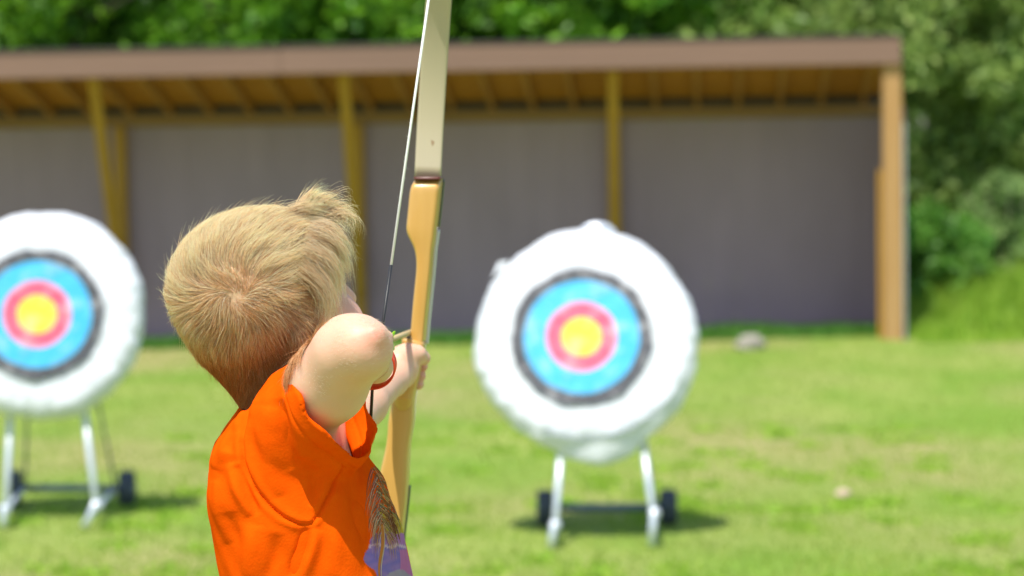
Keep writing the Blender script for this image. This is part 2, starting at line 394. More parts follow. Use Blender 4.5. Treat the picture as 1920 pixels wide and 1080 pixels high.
# clover clumps (brighter leafy spots in the lawn)
n = 14000; nc = 160
cx = rng.uniform(-2.2, 2.2, nc); cy = 8.5 + rng.random(nc)**1.5*5; wh = rng.integers(0, nc, n)
X = cx[wh] + rng.normal(0, 0.05, n); Yc = cy[wh] + rng.normal(0, 0.07, n)
bl = blades("clover", X, Yc, rng.uniform(0.010, 0.030, n), np.full(n, 0.008), colvar(n, (0.24, 0.46, 0.03), (0.44, 0.60, 0.08)), 0.9)
tag(bl, "scattered bright green clover patches in the lawn", "clover", kind="stuff")

# stones
def rock(name, c, r, m_, seed):
    r_ = np.random.default_rng(seed); import bmesh
    bm = bmesh.new(); bmesh.ops.create_icosphere(bm, subdivisions=3, radius=1)
    ph = r_.uniform(0, 6, 9)
    V = []
    for v in bm.verts:
        p = v.co; k = 1 + 0.13*math.sin(3*p.x+ph[0])*math.sin(2.7*p.y+ph[1]) + 0.09*math.sin(6*p.z+ph[2]+3*p.x) + 0.04*math.sin(11*p.y+ph[3]+7*p.x)
        v.co = Vector((p.x*r[0], p.y*r[1], max(p.z, -0.4)*r[2]))*k
    bm.verts.index_update()
    vs = np.array([v.co[:] for v in bm.verts]); fs = [[v.index for v in f.verts] for f in bm.faces]; bm.free()
    o = mesh_obj(name, vs, fs, m_); o.location = c; return o
M_rock = mat("pale_rock", (0.36, 0.33, 0.27), 0.85, noise=(9, (0.24, 0.22, 0.18), 0.3), bump=(25, 0.6, 0.02))
p = at(1406, 648, 18.4); o = rock("rock", (p[0], p[1], float(ground_z(p[0], p[1]))+0.03), (0.12, 0.1, 0.085), M_rock, 3)
tag(o, "pale rock on the grass in front of the shelter's back wall", "rock")
M_rock2 = mat("tan_stone", (0.62, 0.46, 0.36), 0.85, noise=(30, (0.45, 0.33, 0.24), 0.3), bump=(50, 0.5, 0.01))
p = at(1581, 915, 10.9); o = rock("stone", (p[0], p[1], float(ground_z(p[0], p[1]))+0.015), (0.034, 0.028, 0.026), M_rock2, 9)
tag(o, "small pinkish tan stone lying alone in the lawn right of the targets", "stone")

# ================================================================ TARGETS
M_cover = mat("white_plastic_cover", (0.74, 0.765, 0.79), 0.45, noise=(6, (0.67, 0.70, 0.74), 0.3), bump=(6, 0.8, 0.03), spec=0.5)
M_metal = mat("galvanised_tube", (0.66, 0.71, 0.77), 0.35, metal=0.35, spec=0.6)
M_dark = mat("dark_steel", (0.16, 0.20, 0.25), 0.5, metal=0.3)
M_tyre = mat("black_rubber", (0.05, 0.062, 0.078), 0.75)
def face_mat(rs):
    m = bpy.data.materials.new("target_rings"); m.use_nodes = True; t = m.node_tree; N = t.nodes; L = t.links; b = N["Principled BSDF"]
    b.inputs["Roughness"].default_value = 0.5
    tc = N.new("ShaderNodeTexCoord"); sp = N.new("ShaderNodeSeparateXYZ"); L.new(tc.outputs["Object"], sp.inputs[0])
    cb = N.new("ShaderNodeCombineXYZ"); L.new(sp.outputs[0], cb.inputs[0]); L.new(sp.outputs[2], cb.inputs[1])
    ln = N.new("ShaderNodeVectorMath"); ln.operation = 'LENGTH'; L.new(cb.outputs[0], ln.inputs[0])
    wob = N.new("ShaderNodeTexNoise"); wob.inputs["Scale"].default_value = 9; L.new(tc.outputs["Object"], wob.inputs["Vector"])
    ma = N.new("ShaderNodeMath"); ma.operation = 'MULTIPLY_ADD'; L.new(wob.outputs[0], ma.inputs[0]); ma.inputs[1].default_value = 0.012; L.new(ln.outputs["Value"], ma.inputs[2])
    dv = N.new("ShaderNodeMath"); dv.operation = 'DIVIDE'; L.new(ma.outputs[0], dv.inputs[0]); dv.inputs[1].default_value = 0.4
    cr = N.new("ShaderNodeValToRGB"); cr.color_ramp.interpolation = 'CONSTANT'; L.new(dv.outputs[0], cr.inputs[0])
    cols = [(0.90, 0.66, 0.05), (0.86, 0.10, 0.18), (0.90, 0.34, 0.46), (0.055, 0.46, 0.80), (0.075, 0.075, 0.085)]
    pos = [0, rs[0], rs[1] - 0.006, rs[1], rs[2]]
    e = cr.color_ramp.elements
    e[0].position = 0; e[0].color = (*cols[0], 1); e[1].position = pos[1]/0.4; e[1].color = (*cols[1], 1)
    for p_, c in zip(pos[2:], cols[2:]):
        q = e.new(p_/0.4); q.color = (*c, 1)
    # scuffs
    sn = N.new("ShaderNodeTexNoise"); sn.inputs["Scale"].default_value = 13; sn.inputs["Detail"].default_value = 5; L.new(tc.outputs["Object"], sn.inputs["Vector"])
    mr = N.new("ShaderNodeMapRange"); mr.inputs[1].default_value = 0.5; mr.inputs[2].default_value = 0.75; mr.inputs[4].default_value = 0.36; L.new(sn.outputs[0], mr.inputs[0])
    mx = N.new("ShaderNodeMix"); mx.data_type = 'RGBA'; L.new(mr.outputs[0], mx.inputs[0]); L.new(cr.outputs[0], mx.inputs[6]); mx.inputs[7].default_value = (0.8, 0.78, 0.78, 1)
    L.new(mx.outputs[2], b.inputs["Base Color"])
    bp = N.new("ShaderNodeBump"); bp.inputs["Strength"].default_value = 0.5; bp.inputs["Distance"].default_value = 0.02; L.new(sn.outputs[0], bp.inputs["Height"]); L.new(bp.outputs[0], b.inputs["Normal"])
    return m
def target(label, cpx, cpy, D, r, lean, yaw, rings, face_off, sag=True, seed=1):
    c = at(cpx, cpy, D)
    t = tag(empty("archery_target", c, (R(-lean), 0, R(yaw))), label, "target", "round archery targets on the lawn")
    q = np.random.default_rng(seed); ph = q.uniform(0, 6.28, 12)
    # wrapped boss: lathe with rounded rim, wrinkled
    r *= 1.028; rings = tuple(k_*1.028 for k_ in rings)
    prof = [(0.0, -0.075), (r*0.3, -0.076), (r*0.6, -0.074), (r*0.8, -0.070), (r*0.90, -0.062), (r*0.955, -0.045), (r*0.985, -0.02), (r, 0.01), (r*0.985, 0.05), (r*0.95, 0.08), (r*0.85, 0.10), (r*0.5, 0.105), (0, 0.105)]
    prof2 = []
    for i in range(len(prof)-1):
        for k in range(3): prof2.append(tuple(np.array(prof[i])*(1-k/3) + np.array(prof[i+1])*k/3))
    prof2.append(prof[-1])
    n = 160; vs = []
    for (rr, h) in prof2:
        for k in range(n):
            a = 2*math.pi*k/n
            edge = min(1, (rr/r))**3
            wr = 0.007*math.sin(3*a+ph[0]) + 0.0035*math.sin(8*a+ph[1]) + 0.0022*math.sin(17*a+ph[2]+h*30) + 0.0012*math.sin(37*a+ph[3])
            R_ = rr + wr*edge
            hh = h + 0.003*edge*math.sin(31*a+ph[4]+rr*20) + 0.002*edge*math.sin(53*a+ph[5]) + 0.004*math.sin(rr*14+3*a+ph[6])*(1 if h < 0 else 0)*edge
            vs.append((R_*math.cos(a), hh, R_*math.sin(a)))
    fs = []
    for i in range(len(prof2)-1):
        for k in range(n): fs.append((i*n+k, (i+1)*n+k, (i+1)*n+(k+1) % n, i*n+(k+1) % n))
    mesh_obj("covered_boss", np.array(vs), fs, M_cover, t)
    # loose plastic gathered and hanging off the lower right rim
    if sag:
        nu, nv = 60, 14; vs = []; fs = []
        for i in range(nu+1):
            a = R(-128 + 118*i/nu); s_ = i/nu
            drop = 0.12*math.exp(-((s_-0.42)/0.17)**2) + 0.03*math.exp(-((s_-0.75)/0.12)**2) + 0.015
            for j in range(nv+1):
                v_ = j/nv
                rad = r*(0.93 + 0.07*min(1, v_*2.5)); yy = -0.066 + 0.10*v_
                wr = 0.005*math.sin(22*s_ + 4*v_)*v_ + 0.003*math.sin(47*s_ + 2)*v_
                px_, pz_ = (rad + wr)*math.cos(a), (rad + wr)*math.sin(a)
                pz_ -= drop*v_**1.4*math.sin(math.pi*min(v_*0.9, 1))*1.0 if v_ < 0.7 else drop*0.55*math.sin(math.pi*0.5)*(1.6-v_)*0.9
                vs.append((px_*(1+0.01*v_), yy + 0.005*math.sin(22*s_ + 5*v_), pz_))
        for i in range(nu):
            for j in range(nv): a0 = i*(nv+1)+j; fs.append((a0, a0+nv+1, a0+nv+2, a0+1))
        mesh_obj("loose_cover_flap", np.array(vs), fs, M_cover, t)
        # torn corner at the upper left
        m_ = MB(); a = R(140)
        bx, bz = r*math.cos(a), r*math.sin(a)
        m_.add([(bx+0.035, -0.05, bz+0.020), (bx-0.035, -0.04, bz-0.05), (bx-0.012, -0.03, bz+0.020), (bx-0.008, 0.02, bz+0.014), (bx+0.03, 0.05, bz+0.02), (bx-0.05, 0.03, bz-0.05)],
               [(0, 1, 2), (2, 1, 5, 3), (0, 2, 3, 4)])
        m_.build("torn_cover_corner", M_cover, t)
    # printed face
    R0 = rings[3]; nr, na = 30, 96; vs = [(0, 0, 0)]; fs = []
    for i in range(1, nr+1):
        for k in range(na):
            a = 2*math.pi*k/na; rr = R0*i/nr; rr *= 1 + (0.012*math.sin(7*a+ph[7]) + 0.008*math.sin(15*a+ph[8]))*(i/nr)
            vs.append((rr*math.cos(a), 0.002*math.sin(9*a+rr*25+ph[9])*(i/nr), rr*math.sin(a)))
    for k in range(na): fs.append((0, 1+k, 1+(k+1) % na))
    for i in range(nr-1):
        for k in range(na): fs.append((1+i*na+k, 1+(i+1)*na+k, 1+(i+1)*na+(k+1) % na, 1+i*na+(k+1) % na))
    f_ = mesh_obj("target_face", np.array(vs), fs, face_mat(rings), t); f_.location = (face_off[0], -0.0835, face_off[1])
    f_["label"] = "ring face, yellow centre then red, blue and black rings"
    return t
S9 = 9.5/FPX
target("white-covered round target with loose sagging plastic, right of the boy's bow", 1099, 636, 9.78, 0.443, 17, -5,
       (0.083, 0.145, 0.232, 0.277), (-0.014, -0.008), True, 1)
target("tautly covered round target at the left edge, behind the boy's back", 75, 590, 10.22, 0.434, 12, 6,
       (0.085, 0.143, 0.225, 0.270), (-0.005, -0.010), False, 5)

def stand(label, D, feet, tops, wheels, wheel_h, topz_px, bend, grp, handle=True):
    """feet/tops: pixel x of the two front legs at the lawn and at the boss; wheels: pixel x of the two wheels"""
    cx = at((feet[0][0]+feet[1][0])/2, feet[0][1], D); g0 = float(ground_z(cx[0], D))
    t = tag(empty("target_stand", (cx[0], D, g0)), label, "target stand", grp)
    Dr = D + 0.62
    for i in range(2):
        fx, fy = feet[i]; bx, by = bend[i]; tx, ty = tops[i]
        pf = at(fx, fy, D); pf[2] = float(ground_z(pf[0], D)) + 0.012
        pb = at(bx, by, D + 0.02); pt = at(tx, ty, D + 0.25)
        ptop = pt + (pt - pb)*0.10 + np.array([0, 0.05, 0])
        m_ = MB(); m_.tube([pb + np.array([0, 0, -0.03]), pt, ptop], 0.0140, 12)
        lg = m_.build("leg", M_metal, t, True, world=True)
        m_ = MB(); m_.tube([pf, pf*0.5 + pb*0.5, pb + np.array([0, -0.02, 0.02])], 0.0155, 12); m_.build("foot_tube", M_metal, t, True, world=True)
        m_ = MB(); m_.lathe([(0, -0.018), (0.020, -0.018), (0.022, -0.01), (0.022, 0.01), (0.020, 0.018), (0, 0.018)], pb + np.array([0.003, -0.01, 0]), (0.35, 1, 0), 24); m_.build("joint_clamp", M_metal, t, True, world=True)
    # axle and wheels
    wp = []
    for i in range(2):
        p = at(wheels[i], 900, Dr); p[2] = float(ground_z(p[0], Dr)) + wheel_h; wp.append(p)
    m_ = MB(); m_.tube([wp[0], wp[1]], 0.017, 12); m_.build("axle", M_dark, t, True, world=True)
    for i in range(2):
        m_ = MB(); rr = wheel_h
        m_.lathe([(rr*0.55, -0.03), (rr*0.93, -0.032), (rr, -0.02), (rr, 0.02), (rr*0.93, 0.032), (rr*0.55, 0.03)], wp[i], (1, 0.05, 0), 32)
        wh_ = m_.build("wheel", M_tyre, t, True, world=True)
        m_ = MB(); m_.lathe([(0, -0.034), (rr*0.3, -0.034), (rr*0.35, -0.02), (rr*0.56, -0.018), (rr*0.56, 0.018), (rr*0.35, 0.02), (rr*0.3, 0.034), (0, 0.034)], wp[i], (1, 0.05, 0), 24)
        h_ = m_.build("wheel_hub", M_dark, None, True); h_.parent = wh_; h_.matrix_parent_inverse = parent_world(wh_).inverted()
        # side arm linking the axle with the front joint and the slender rear leg
        pb = at(bend[i][0], bend[i][1], D + 0.02)
        ins = np.array([0.05 if i == 0 else -0.05, 0, 0])
        m_ = MB(); m_.tube([pb, wp[i] + ins], 0.012, 10); m_.build("side_arm", M_metal, t, True, world=True)
        topc = at(topz_px[0] + (-25 if i == 0 else 25), topz_px[1], D + 0.56)
        m_ = MB(); m_.tube([wp[i] + ins, topc], 0.006, 10); m_.build("rear_leg", M_dark, t, True, world=True)
    if not handle: return t
    c = at(topz_px[0], topz_px[1], D + 0.56)
    m_ = MB(); rr = 0.068
    m_.tube([c + np.array([rr*math.cos(a), 0, rr*0.75*math.sin(a) - 0.0]) for a in np.linspace(0, math.pi, 14)], 0.017, 10)
    m_.build("top_handle", M_metal, t, True, world=True)
    m_ = MB(); m_.lathe([(0, -0.03), (0.030, -0.03), (0.032, 0.02), (0, 0.02)], c + np.array([0, -0.015, 0.028]), (0, 1, 0), 20); m_.build("pivot_bolt", M_metal, t, True, world=True)
    return t
GS = "wheeled metal stands that carry the targets"
stand("wheeled metal tube stand under the sagging target right of the bow", 9.44, ((1033, 1030), (1222, 1027)), ((1052, 840), (1206, 830)), (1022, 1253), 0.075, (1120, 447), ((1040, 985), (1226, 962)), GS)
stand("wheeled metal tube stand under the target at the left edge", 9.95, ((5, 975), (157, 1000)), ((20, 775), (158, 770)), (24, 238), 0.08, (92, 420), ((10, 955), (182, 948)), GS, False)

# ================================================================ SIGNED-DISTANCE MODELLING (body, clothes)
class Field:
    def __init__(s, lo, hi, h):
        s.lo = np.array(lo, float); s.h = h
        s.n = np.ceil((np.array(hi) - s.lo) / h).astype(int) + 1
        s.phi = np.full(tuple(s.n), 1.0, dtype=np.float32)
    def region(s, lo, hi):
        a = np.clip(np.floor((np.array(lo) - s.lo)/s.h).astype(int), 0, s.n); b = np.clip(np.ceil((np.array(hi) - s.lo)/s.h).astype(int) + 1, 0, s.n)
        if np.any(b <= a): return None
        sl = tuple(slice(a[i], b[i]) for i in range(3))
        g = [(np.arange(a[i], b[i])*s.h + s.lo[i]).astype(np.float32) for i in range(3)]
        return sl, g[0][:, None, None], g[1][None, :, None], g[2][None, None, :]
    def union(s, lo, hi, f, k=0.01, sub=False):
        r = s.region(lo, hi)
        if r is None: return
        sl, X, Y, Z = r; d = f(X, Y, Z).astype(np.float32); c = s.phi[sl]
        if sub: s.phi[sl] = np.maximum(c, -d) if k <= 0 else -smin(-c, d, k)
        else: s.phi[sl] = smin(c, d, k)
    def cone(s, a, b, r1, r2, k=0.012, m=0.02, sub=False):
        a = np.array(a, float); b = np.array(b, float); R_ = max(r1, r2) + m + k
        ab = b - a; L2 = max(float(ab @ ab), 1e-9)
        def f(X, Y, Z):
            px, py, pz = X - a[0], Y - a[1], Z - a[2]
            t = np.clip((px*ab[0] + py*ab[1] + pz*ab[2])/L2, 0, 1)
            return np.sqrt((px - t*ab[0])**2 + (py - t*ab[1])**2 + (pz - t*ab[2])**2) - (r1 + (r2 - r1)*t)
        s.union(np.minimum(a, b) - R_, np.maximum(a, b) + R_, f, k, sub)
    def ell(s, c, rad, M=None, k=0.012, m=0.02, sub=False):
        """M rows = local axes in world"""
        c = np.array(c, float); rad = np.array(rad, float); M = np.eye(3) if M is None else np.asarray(M); R_ = rad.max() + m + k
        def f(X, Y, Z):
            p = (X - c[0], Y - c[1], Z - c[2])
            q = [M[i, 0]*p[0] + M[i, 1]*p[1] + M[i, 2]*p[2] for i in range(3)]
            k0 = np.sqrt(sum((q[i]/rad[i])**2 for i in range(3))); k1 = np.sqrt(sum((q[i]/rad[i]**2)**2 for i in range(3)))
            return k0*(k0 - 1)/np.maximum(k1, 1e-6)
        s.union(c - R_, c + R_, f, k, sub)
    def chain(s, pts, rs, k=0.01, m=0.015):
        for i in range(len(pts)-1): s.cone(pts[i], pts[i+1], rs[i], rs[i+1], k, m)
    def sample(s, P):
        q = (P - s.lo)/s.h; i = np.clip(np.floor(q).astype(int), 0, s.n - 2); f = np.clip(q - i, 0, 1)
        r = 0
        for dx in (0, 1):
            for dy in (0, 1):
                for dz in (0, 1):
                    wgt = (f[:, 0] if dx else 1-f[:, 0])*(f[:, 1] if dy else 1-f[:, 1])*(f[:, 2] if dz else 1-f[:, 2])
                    r = r + wgt*s.phi[i[:, 0]+dx, i[:, 1]+dy, i[:, 2]+dz]
        return r
    def grad(s, P, e=0.004):
        g = np.stack([s.sample(P + np.eye(3)[i]*e) - s.sample(P - np.eye(3)[i]*e) for i in range(3)], 1)
        return g/np.maximum(np.linalg.norm(g, axis=1), 1e-9)[:, None]
def smin(a, b, k):
    if k <= 0: return np.minimum(a, b)
    h = np.maximum(k - np.abs(a - b), 0)/k
    return np.minimum(a, b) - h*h*k*0.25
def nets(F):
    phi = F.phi; ins = phi < 0; n = np.array(phi.shape)
    cnt = np.zeros(tuple(n-1), dtype=np.int8)
    for dx in (0, 1):
        for dy in (0, 1):
            for dz in (0, 1): cnt += ins[dx:n[0]-1+dx, dy:n[1]-1+dy, dz:n[2]-1+dz]
    act = np.argwhere((cnt > 0) & (cnt < 8)); del cnt
    vid = np.full(tuple(n-1), -1, dtype=np.int32); vid[act[:, 0], act[:, 1], act[:, 2]] = np.arange(len(act))
    acc = np.zeros((len(act), 3)); num = np.zeros(len(act))
    co = [(0,0,0),(1,0,0),(0,1,0),(1,1,0),(0,0,1),(1,0,1),(0,1,1),(1,1,1)]
    val = [phi[act[:, 0]+c[0], act[:, 1]+c[1], act[:, 2]+c[2]].astype(float) for c in co]
    for i, j in ((0,1),(2,3),(4,5),(6,7),(0,2),(1,3),(4,6),(5,7),(0,4),(1,5),(2,6),(3,7)):
        a, b = val[i], val[j]; m = (a < 0) != (b < 0); t = np.where(m, a/np.where(m, a-b, 1), 0)
        p = np.array(co[i])[None]*(1-t[:, None]) + np.array(co[j])[None]*t[:, None]
        acc += p*m[:, None]; num += m
    V = (act + acc/num[:, None])*F.h + F.lo
    Q = []
    for ax in range(3):
        u, v = (ax+1) % 3, (ax+2) % 3
        sa = [slice(None)]*3; sb = [slice(None)]*3
        sa[ax] = slice(0, n[ax]-1); sb[ax] = slice(1, n[ax])
        for w_ in (u, v): sa[w_] = slice(1, n[w_]-1); sb[w_] = slice(1, n[w_]-1)
        A = ins[tuple(sa)]; B = ins[tuple(sb)]; e = np.argwhere(A != B)
        flip = A[e[:, 0], e[:, 1], e[:, 2]]
        for w_ in (u, v): e[:, w_] += 1
        o = np.zeros(3, int); du = o.copy(); du[u] = 1; dv = o.copy(); dv[v] = 1
        g = lambda q: vid[q[:, 0], q[:, 1], q[:, 2]]
        q = np.stack([g(e-du-dv), g(e-dv), g(e), g(e-du)], 1)
        q[~flip] = q[~flip][:, ::-1]; Q.append(q)
    return V, np.concatenate(Q, 0)

# ================================================================ THE BOY
hp = R(55)
F0 = np.array([math.sin(hp), math.cos(hp), 0]); S0 = np.array([math.cos(hp), -math.sin(hp), 0]); U0 = np.array([0, 0, 1.0])
Rx = np.array(Matrix.Rotation(R(12), 3, 'X')); Ry = np.array(Matrix.Rotation(R(-11), 3, 'Y')); HR = Ry @ Rx
hF, hS, hU = HR @ F0, HR @ S0, HR @ U0
HM = np.array([hF, hS, hU])               # rows: head axes (face, right, up)
HC = at(492, 559, 2.56)
def H(f, s, u): return HC + f*hF + s*hS + u*hU

B = Field((-0.46, 2.30, -0.02), (-0.07, 3.06, 1.36), 0.0027)
# head
B.ell(H(-0.010, 0, 0.014), (0.088, 0.073, 0.077), HM, 0.0, 0.05)
B.ell(H(0.030, 0, -0.018), (0.060, 0.060, 0.074), HM, 0.02, 0.02)
B.ell(H(0.036, 0, -0.064), (0.046, 0.043, 0.038), HM, 0.02)
B.cone(H(0.070, -0.006, -0.092), H(0.070, 0.006, -0.092), 0.014, 0.014, 0.02)
for sgn in (1, -1):
    B.ell(H(0.063, sgn*0.037, -0.044), (0.028, 0.026, 0.027), HM, 0.018)
    B.cone(H(0.080, sgn*0.014, 0.012), H(0.068, sgn*0.042, 0.010), 0.010, 0.009, 0.012)
    B.ell(H(0.006, sgn*0.069, -0.036), (0.015, 0.006, 0.024), HM, 0.006)
    B.ell(H(0.010, sgn*0.074, -0.034), (0.008, 0.004, 0.013), HM, 0.004, sub=True)
    B.ell(H(0.088, sgn*0.029, -0.010), (0.009, 0.014, 0.008), HM, 0.006, sub=True)
B.cone(H(0.088, 0, -0.004), H(0.103, 0, -0.034), 0.006, 0.009, 0.012)
for sgn in (1, -1): B.cone(H(0.094, sgn*0.009, -0.037), H(0.090, sgn*0.010, -0.037), 0.006, 0.006, 0.006)
B.ell(H(0.087, 0, -0.060), (0.010, 0.020, 0.0055), HM, 0.006)
B.ell(H(0.085, 0, -0.070), (0.010, 0.017, 0.006), HM, 0.005)
# neck and trunk
NECK = at(572, 800, 2.565)
B.cone(H(-0.006, 0, -0.046), NECK, 0.046, 0.047, 0.03)
zx = lambda x, y, d=2.565: at(x, y, d)
B.cone(at(458, 638, 2.555), at(500, 730, 2.56), 0.048, 0.029, 0.02, 0.03)
B.ell(zx(548, 912), (0.050, 0.090, 0.083), None, 0.03)
B.ell(zx(575, 1000), (0.070, 0.088, 0.10), None, 0.04)
B.ell(zx(595, 1130), (0.070, 0.090, 0.10), None, 0.04)
B.ell(zx(595, 1240), (0.078, 0.095, 0.075), None, 0.04)
# shoulders and arms
RS = at(552, 808, 2.505); RE = at(677, 652, 2.388); RW = at(701, 684, 2.535)
B.cone(at(560, 835, 2.545), RS, 0.040, 0.038, 0.02)
RM = at(616, 719, 2.438); RU = at(643, 658, 2.402)
B.cone(RS, RM, 0.0370, 0.0325, 0.02); B.cone(RM, RU, 0.0325, 0.0262, 0.02); B.cone(RU, RE, 0.0262, 0.0242, 0.02); B.cone(RM, RE, 0.0325, 0.0240, 0.025)
B.ell(at(703, 628, 2.369), (0.0085, 0.0075, 0.0080), None, 0.008)
B.cone(at(703, 630, 2.371), at(716, 662, 2.42), 0.008, 0.009, 0.012)
     # point of the elbow
B.ell(at(660, 608, 2.405), (0.018, 0.018, 0.009), None, 0.012)
FM = RE*0.55 + RW*0.45
B.cone(RE, FM, 0.0240, 0.0225, 0.015); B.cone(FM, RW, 0.0225, 0.0185, 0.012)
LS = at(618, 826, 2.675); LE = at(684, 757, 2.80); LW = at(733, 712, 2.915)
B.cone(at(568, 845, 2.60), LS, 0.040, 0.034, 0.02)
B.cone(LS, LE, 0.032, 0.0245, 0.015); B.cone(LE, LW, 0.0245, 0.0200, 0.015)
# right hand hooked on the string
B.cone(RW, at(702, 668, 2.565), 0.0175, 0.0185, 0.012); B.cone(at(702, 655, 2.565), at(702, 676, 2.570), 0.0150, 0.0150, 0.010)
STR = at(712, 646, 2.606)                                             # nocking point
for j, (yy, L_) in enumerate(((633, 1.0), (650, 1.05), (665, 1.0), (679, 0.85))):
    B.chain([at(710 - 2*j, yy+1, 2.572), at(723 - 6*j, yy, 2.590), at(722 - 6*j, yy+1, 2.607), at(714, yy+2, 2.615), at(709, yy+2, 2.606)], [0.0082, 0.0078, 0.0072, 0.0068, 0.0062], 0.003)
B.chain([at(701, 676, 2.560), at(697, 664, 2.580), at(699, 655, 2.600), at(706, 652, 2.612)], [0.010, 0.0088, 0.008, 0.007], 0.005)
# left hand round the bow grip
B.cone(LW, at(752, 690, 2.945), 0.019, 0.0215, 0.012); B.cone(at(752, 676, 2.95), at(749, 706, 2.95), 0.0175, 0.0165, 0.012)
B.chain([at(748, 676, 2.935), at(765, 664, 2.945), at(781, 664, 2.950), at(794, 672, 2.962)], [0.0145, 0.0125, 0.0105, 0.0090], 0.006)   # thumb over the riser
for j, yy in enumerate((664, 682, 700, 716)):
    ox = -j*4.5
    B.chain([at(756+ox, yy, 2.975), at(762+ox, yy, 3.008), at(776+ox, yy+1, 3.022), at(792+ox, yy+3, 3.010), at(796+ox*0.8, yy+5, 2.990)], [0.0105, 0.0092, 0.0085, 0.0082, 0.0068], 0.0015)
# legs
hipz = 0.67
for sy, fy in ((2.505, 2.47), (2.625, 2.68)):
    gz = float(ground_z(np.array(-0.2), np.array(fy)))
    B.chain([(-0.200, sy, hipz), (-0.192, (sy+fy)/2, 0.37 + gz), (-0.200, fy, 0.075 + gz)], [0.068, 0.045, 0.027], 0.02)
    B.chain([(-0.205, fy, 0.065 + gz), (-0.215, fy, 0.035 + gz), (-0.115, fy + 0.03, 0.025 + gz)], [0.026, 0.026, 0.020], 0.015)
BV, BQ = nets(B)
def in_head(P): r = P - HC; return r @ hF, r @ hS, r @ hU
def hairmask(f, s, u):
    rr = np.sqrt(f**2 + s**2 + u**2)
    top = (u > 0.050) | ((u > 0.020) & (f < 0.058)) | ((u > -0.012) & (f < 0.043)) | ((u > -0.052) & (f < 0.022)) | ((u > -0.100) & (f < -0.006))
    ear = (f > -0.006) & (f < 0.024) & (u < -0.040) & (np.abs(s) > 0.064)
    return top & ~ear & (rr < 0.16)
f_, s_, u_ = in_head(BV)
hm = hairmask(f_, s_, u_)
col = np.tile(np.array([0.76, 0.46, 0.315]), (len(BV), 1))
def blend(P, c, rad, colr, amt):
    global col
    d = np.linalg.norm(P - c, axis=1); k = (np.clip(1 - d/rad, 0, 1)**1.3*amt)[:, None]; col = col*(1-k) + np.array(colr)*k
blend(BV, at(704, 628, 2.362), 0.030, (0.78, 0.30, 0.22), 0.75)
blend(BV, at(690, 600, 2.385), 0.03, (0.80, 0.42, 0.32), 0.4)
blend(BV, at(800, 690, 2.98), 0.03, (0.78, 0.30, 0.24), 0.7)
for sgn in (1, -1): blend(BV, H(0.078, sgn*0.045, -0.042), 0.032, (0.80, 0.34, 0.28), 0.55); blend(BV, H(-0.004, sgn*0.078, -0.02), 0.03, (0.80, 0.30, 0.22), 0.6)
blend(BV, H(0.096, 0, -0.065), 0.016, (0.62, 0.20, 0.18), 0.9)
col[hm] = (0.86, 0.58, 0.36)
M_skin = mat("skin", (0, 0, 0), 0.48, attr=True, spec=0.4, sub=0.35, noise=(28, (0.90, 0.86, 0.85), 0.35), bump=(260, 0.10, 0.002))
px0, py0 = -0.205, 2.56
boy = empty("person", (px0, py0, 0))
tag(boy, "blond boy in orange t-shirt drawing a bow, seen from behind with elbow raised", "person")
body = mesh_obj("body", BV, BQ, M_skin, boy, True, col=col, world=True)

# ---------------------------------------------------------------- t-shirt
T = Field((-0.40, 2.33, 0.74), (-0.07, 2.85, 1.17), 0.0019)
tab = [ # y px, left px, right px, half depth
 (1330, 428, 790, 0.125), (1200, 430, 785, 0.128), (1130, 424, 778, 0.128), (1080, 417, 771, 0.128), (1040, 408, 762, 0.128), (1000, 400, 752, 0.128), (960, 394, 738, 0.128), (920, 389, 722, 0.126),
 (890, 390, 706, 0.124), (860, 395, 688, 0.122), (830, 404, 668, 0.120), (800, 424, 650, 0.115), (780, 438, 636, 0.105), (762, 456, 618, 0.088), (748, 476, 600, 0.070), (735, 490, 580, 0.052), (722, 500, 570, 0.035)]
tz = np.array([at(600, t_[0], 2.565)[2] for t_ in tab]); tl = np.array([at(t_[1], t_[0], 2.565)[0] for t_ in tab]); tr_ = np.array([at(t_[2], t_[0], 2.565)[0] for t_ in tab]); th_ = np.array([t_[3] for t_ in tab])
def ftorso(X, Y, Z):
    z = Z.ravel(); l = np.interp(z, tz, tl)[None, None]; r = np.interp(z, tz, tr_)[None, None]; h = np.interp(z, tz, th_)[None, None]
    h = np.where(z[None, None] > tz[-1], 0.02, h)
    a = (r - l)/2; c = (r + l)/2
    skew = 0.0
    q = (np.abs((X - c)/a)**2.35 + np.abs((Y - 2.572 - skew)/h)**2.35)**(1/2.35)
    return (q - 1)*np.minimum(a, h)*0.85
T.union(T.lo, T.lo + (T.n - 1)*T.h, ftorso, 0)
# left (far) sleeve
T.cone(at(610, 822, 2.67), at(648, 800, 2.725), 0.044, 0.037, 0.02); T.cone(at(648, 800, 2.725), at(700, 765, 2.80), 0.037, 0.037, 0.0)
torso = T.phi.copy()
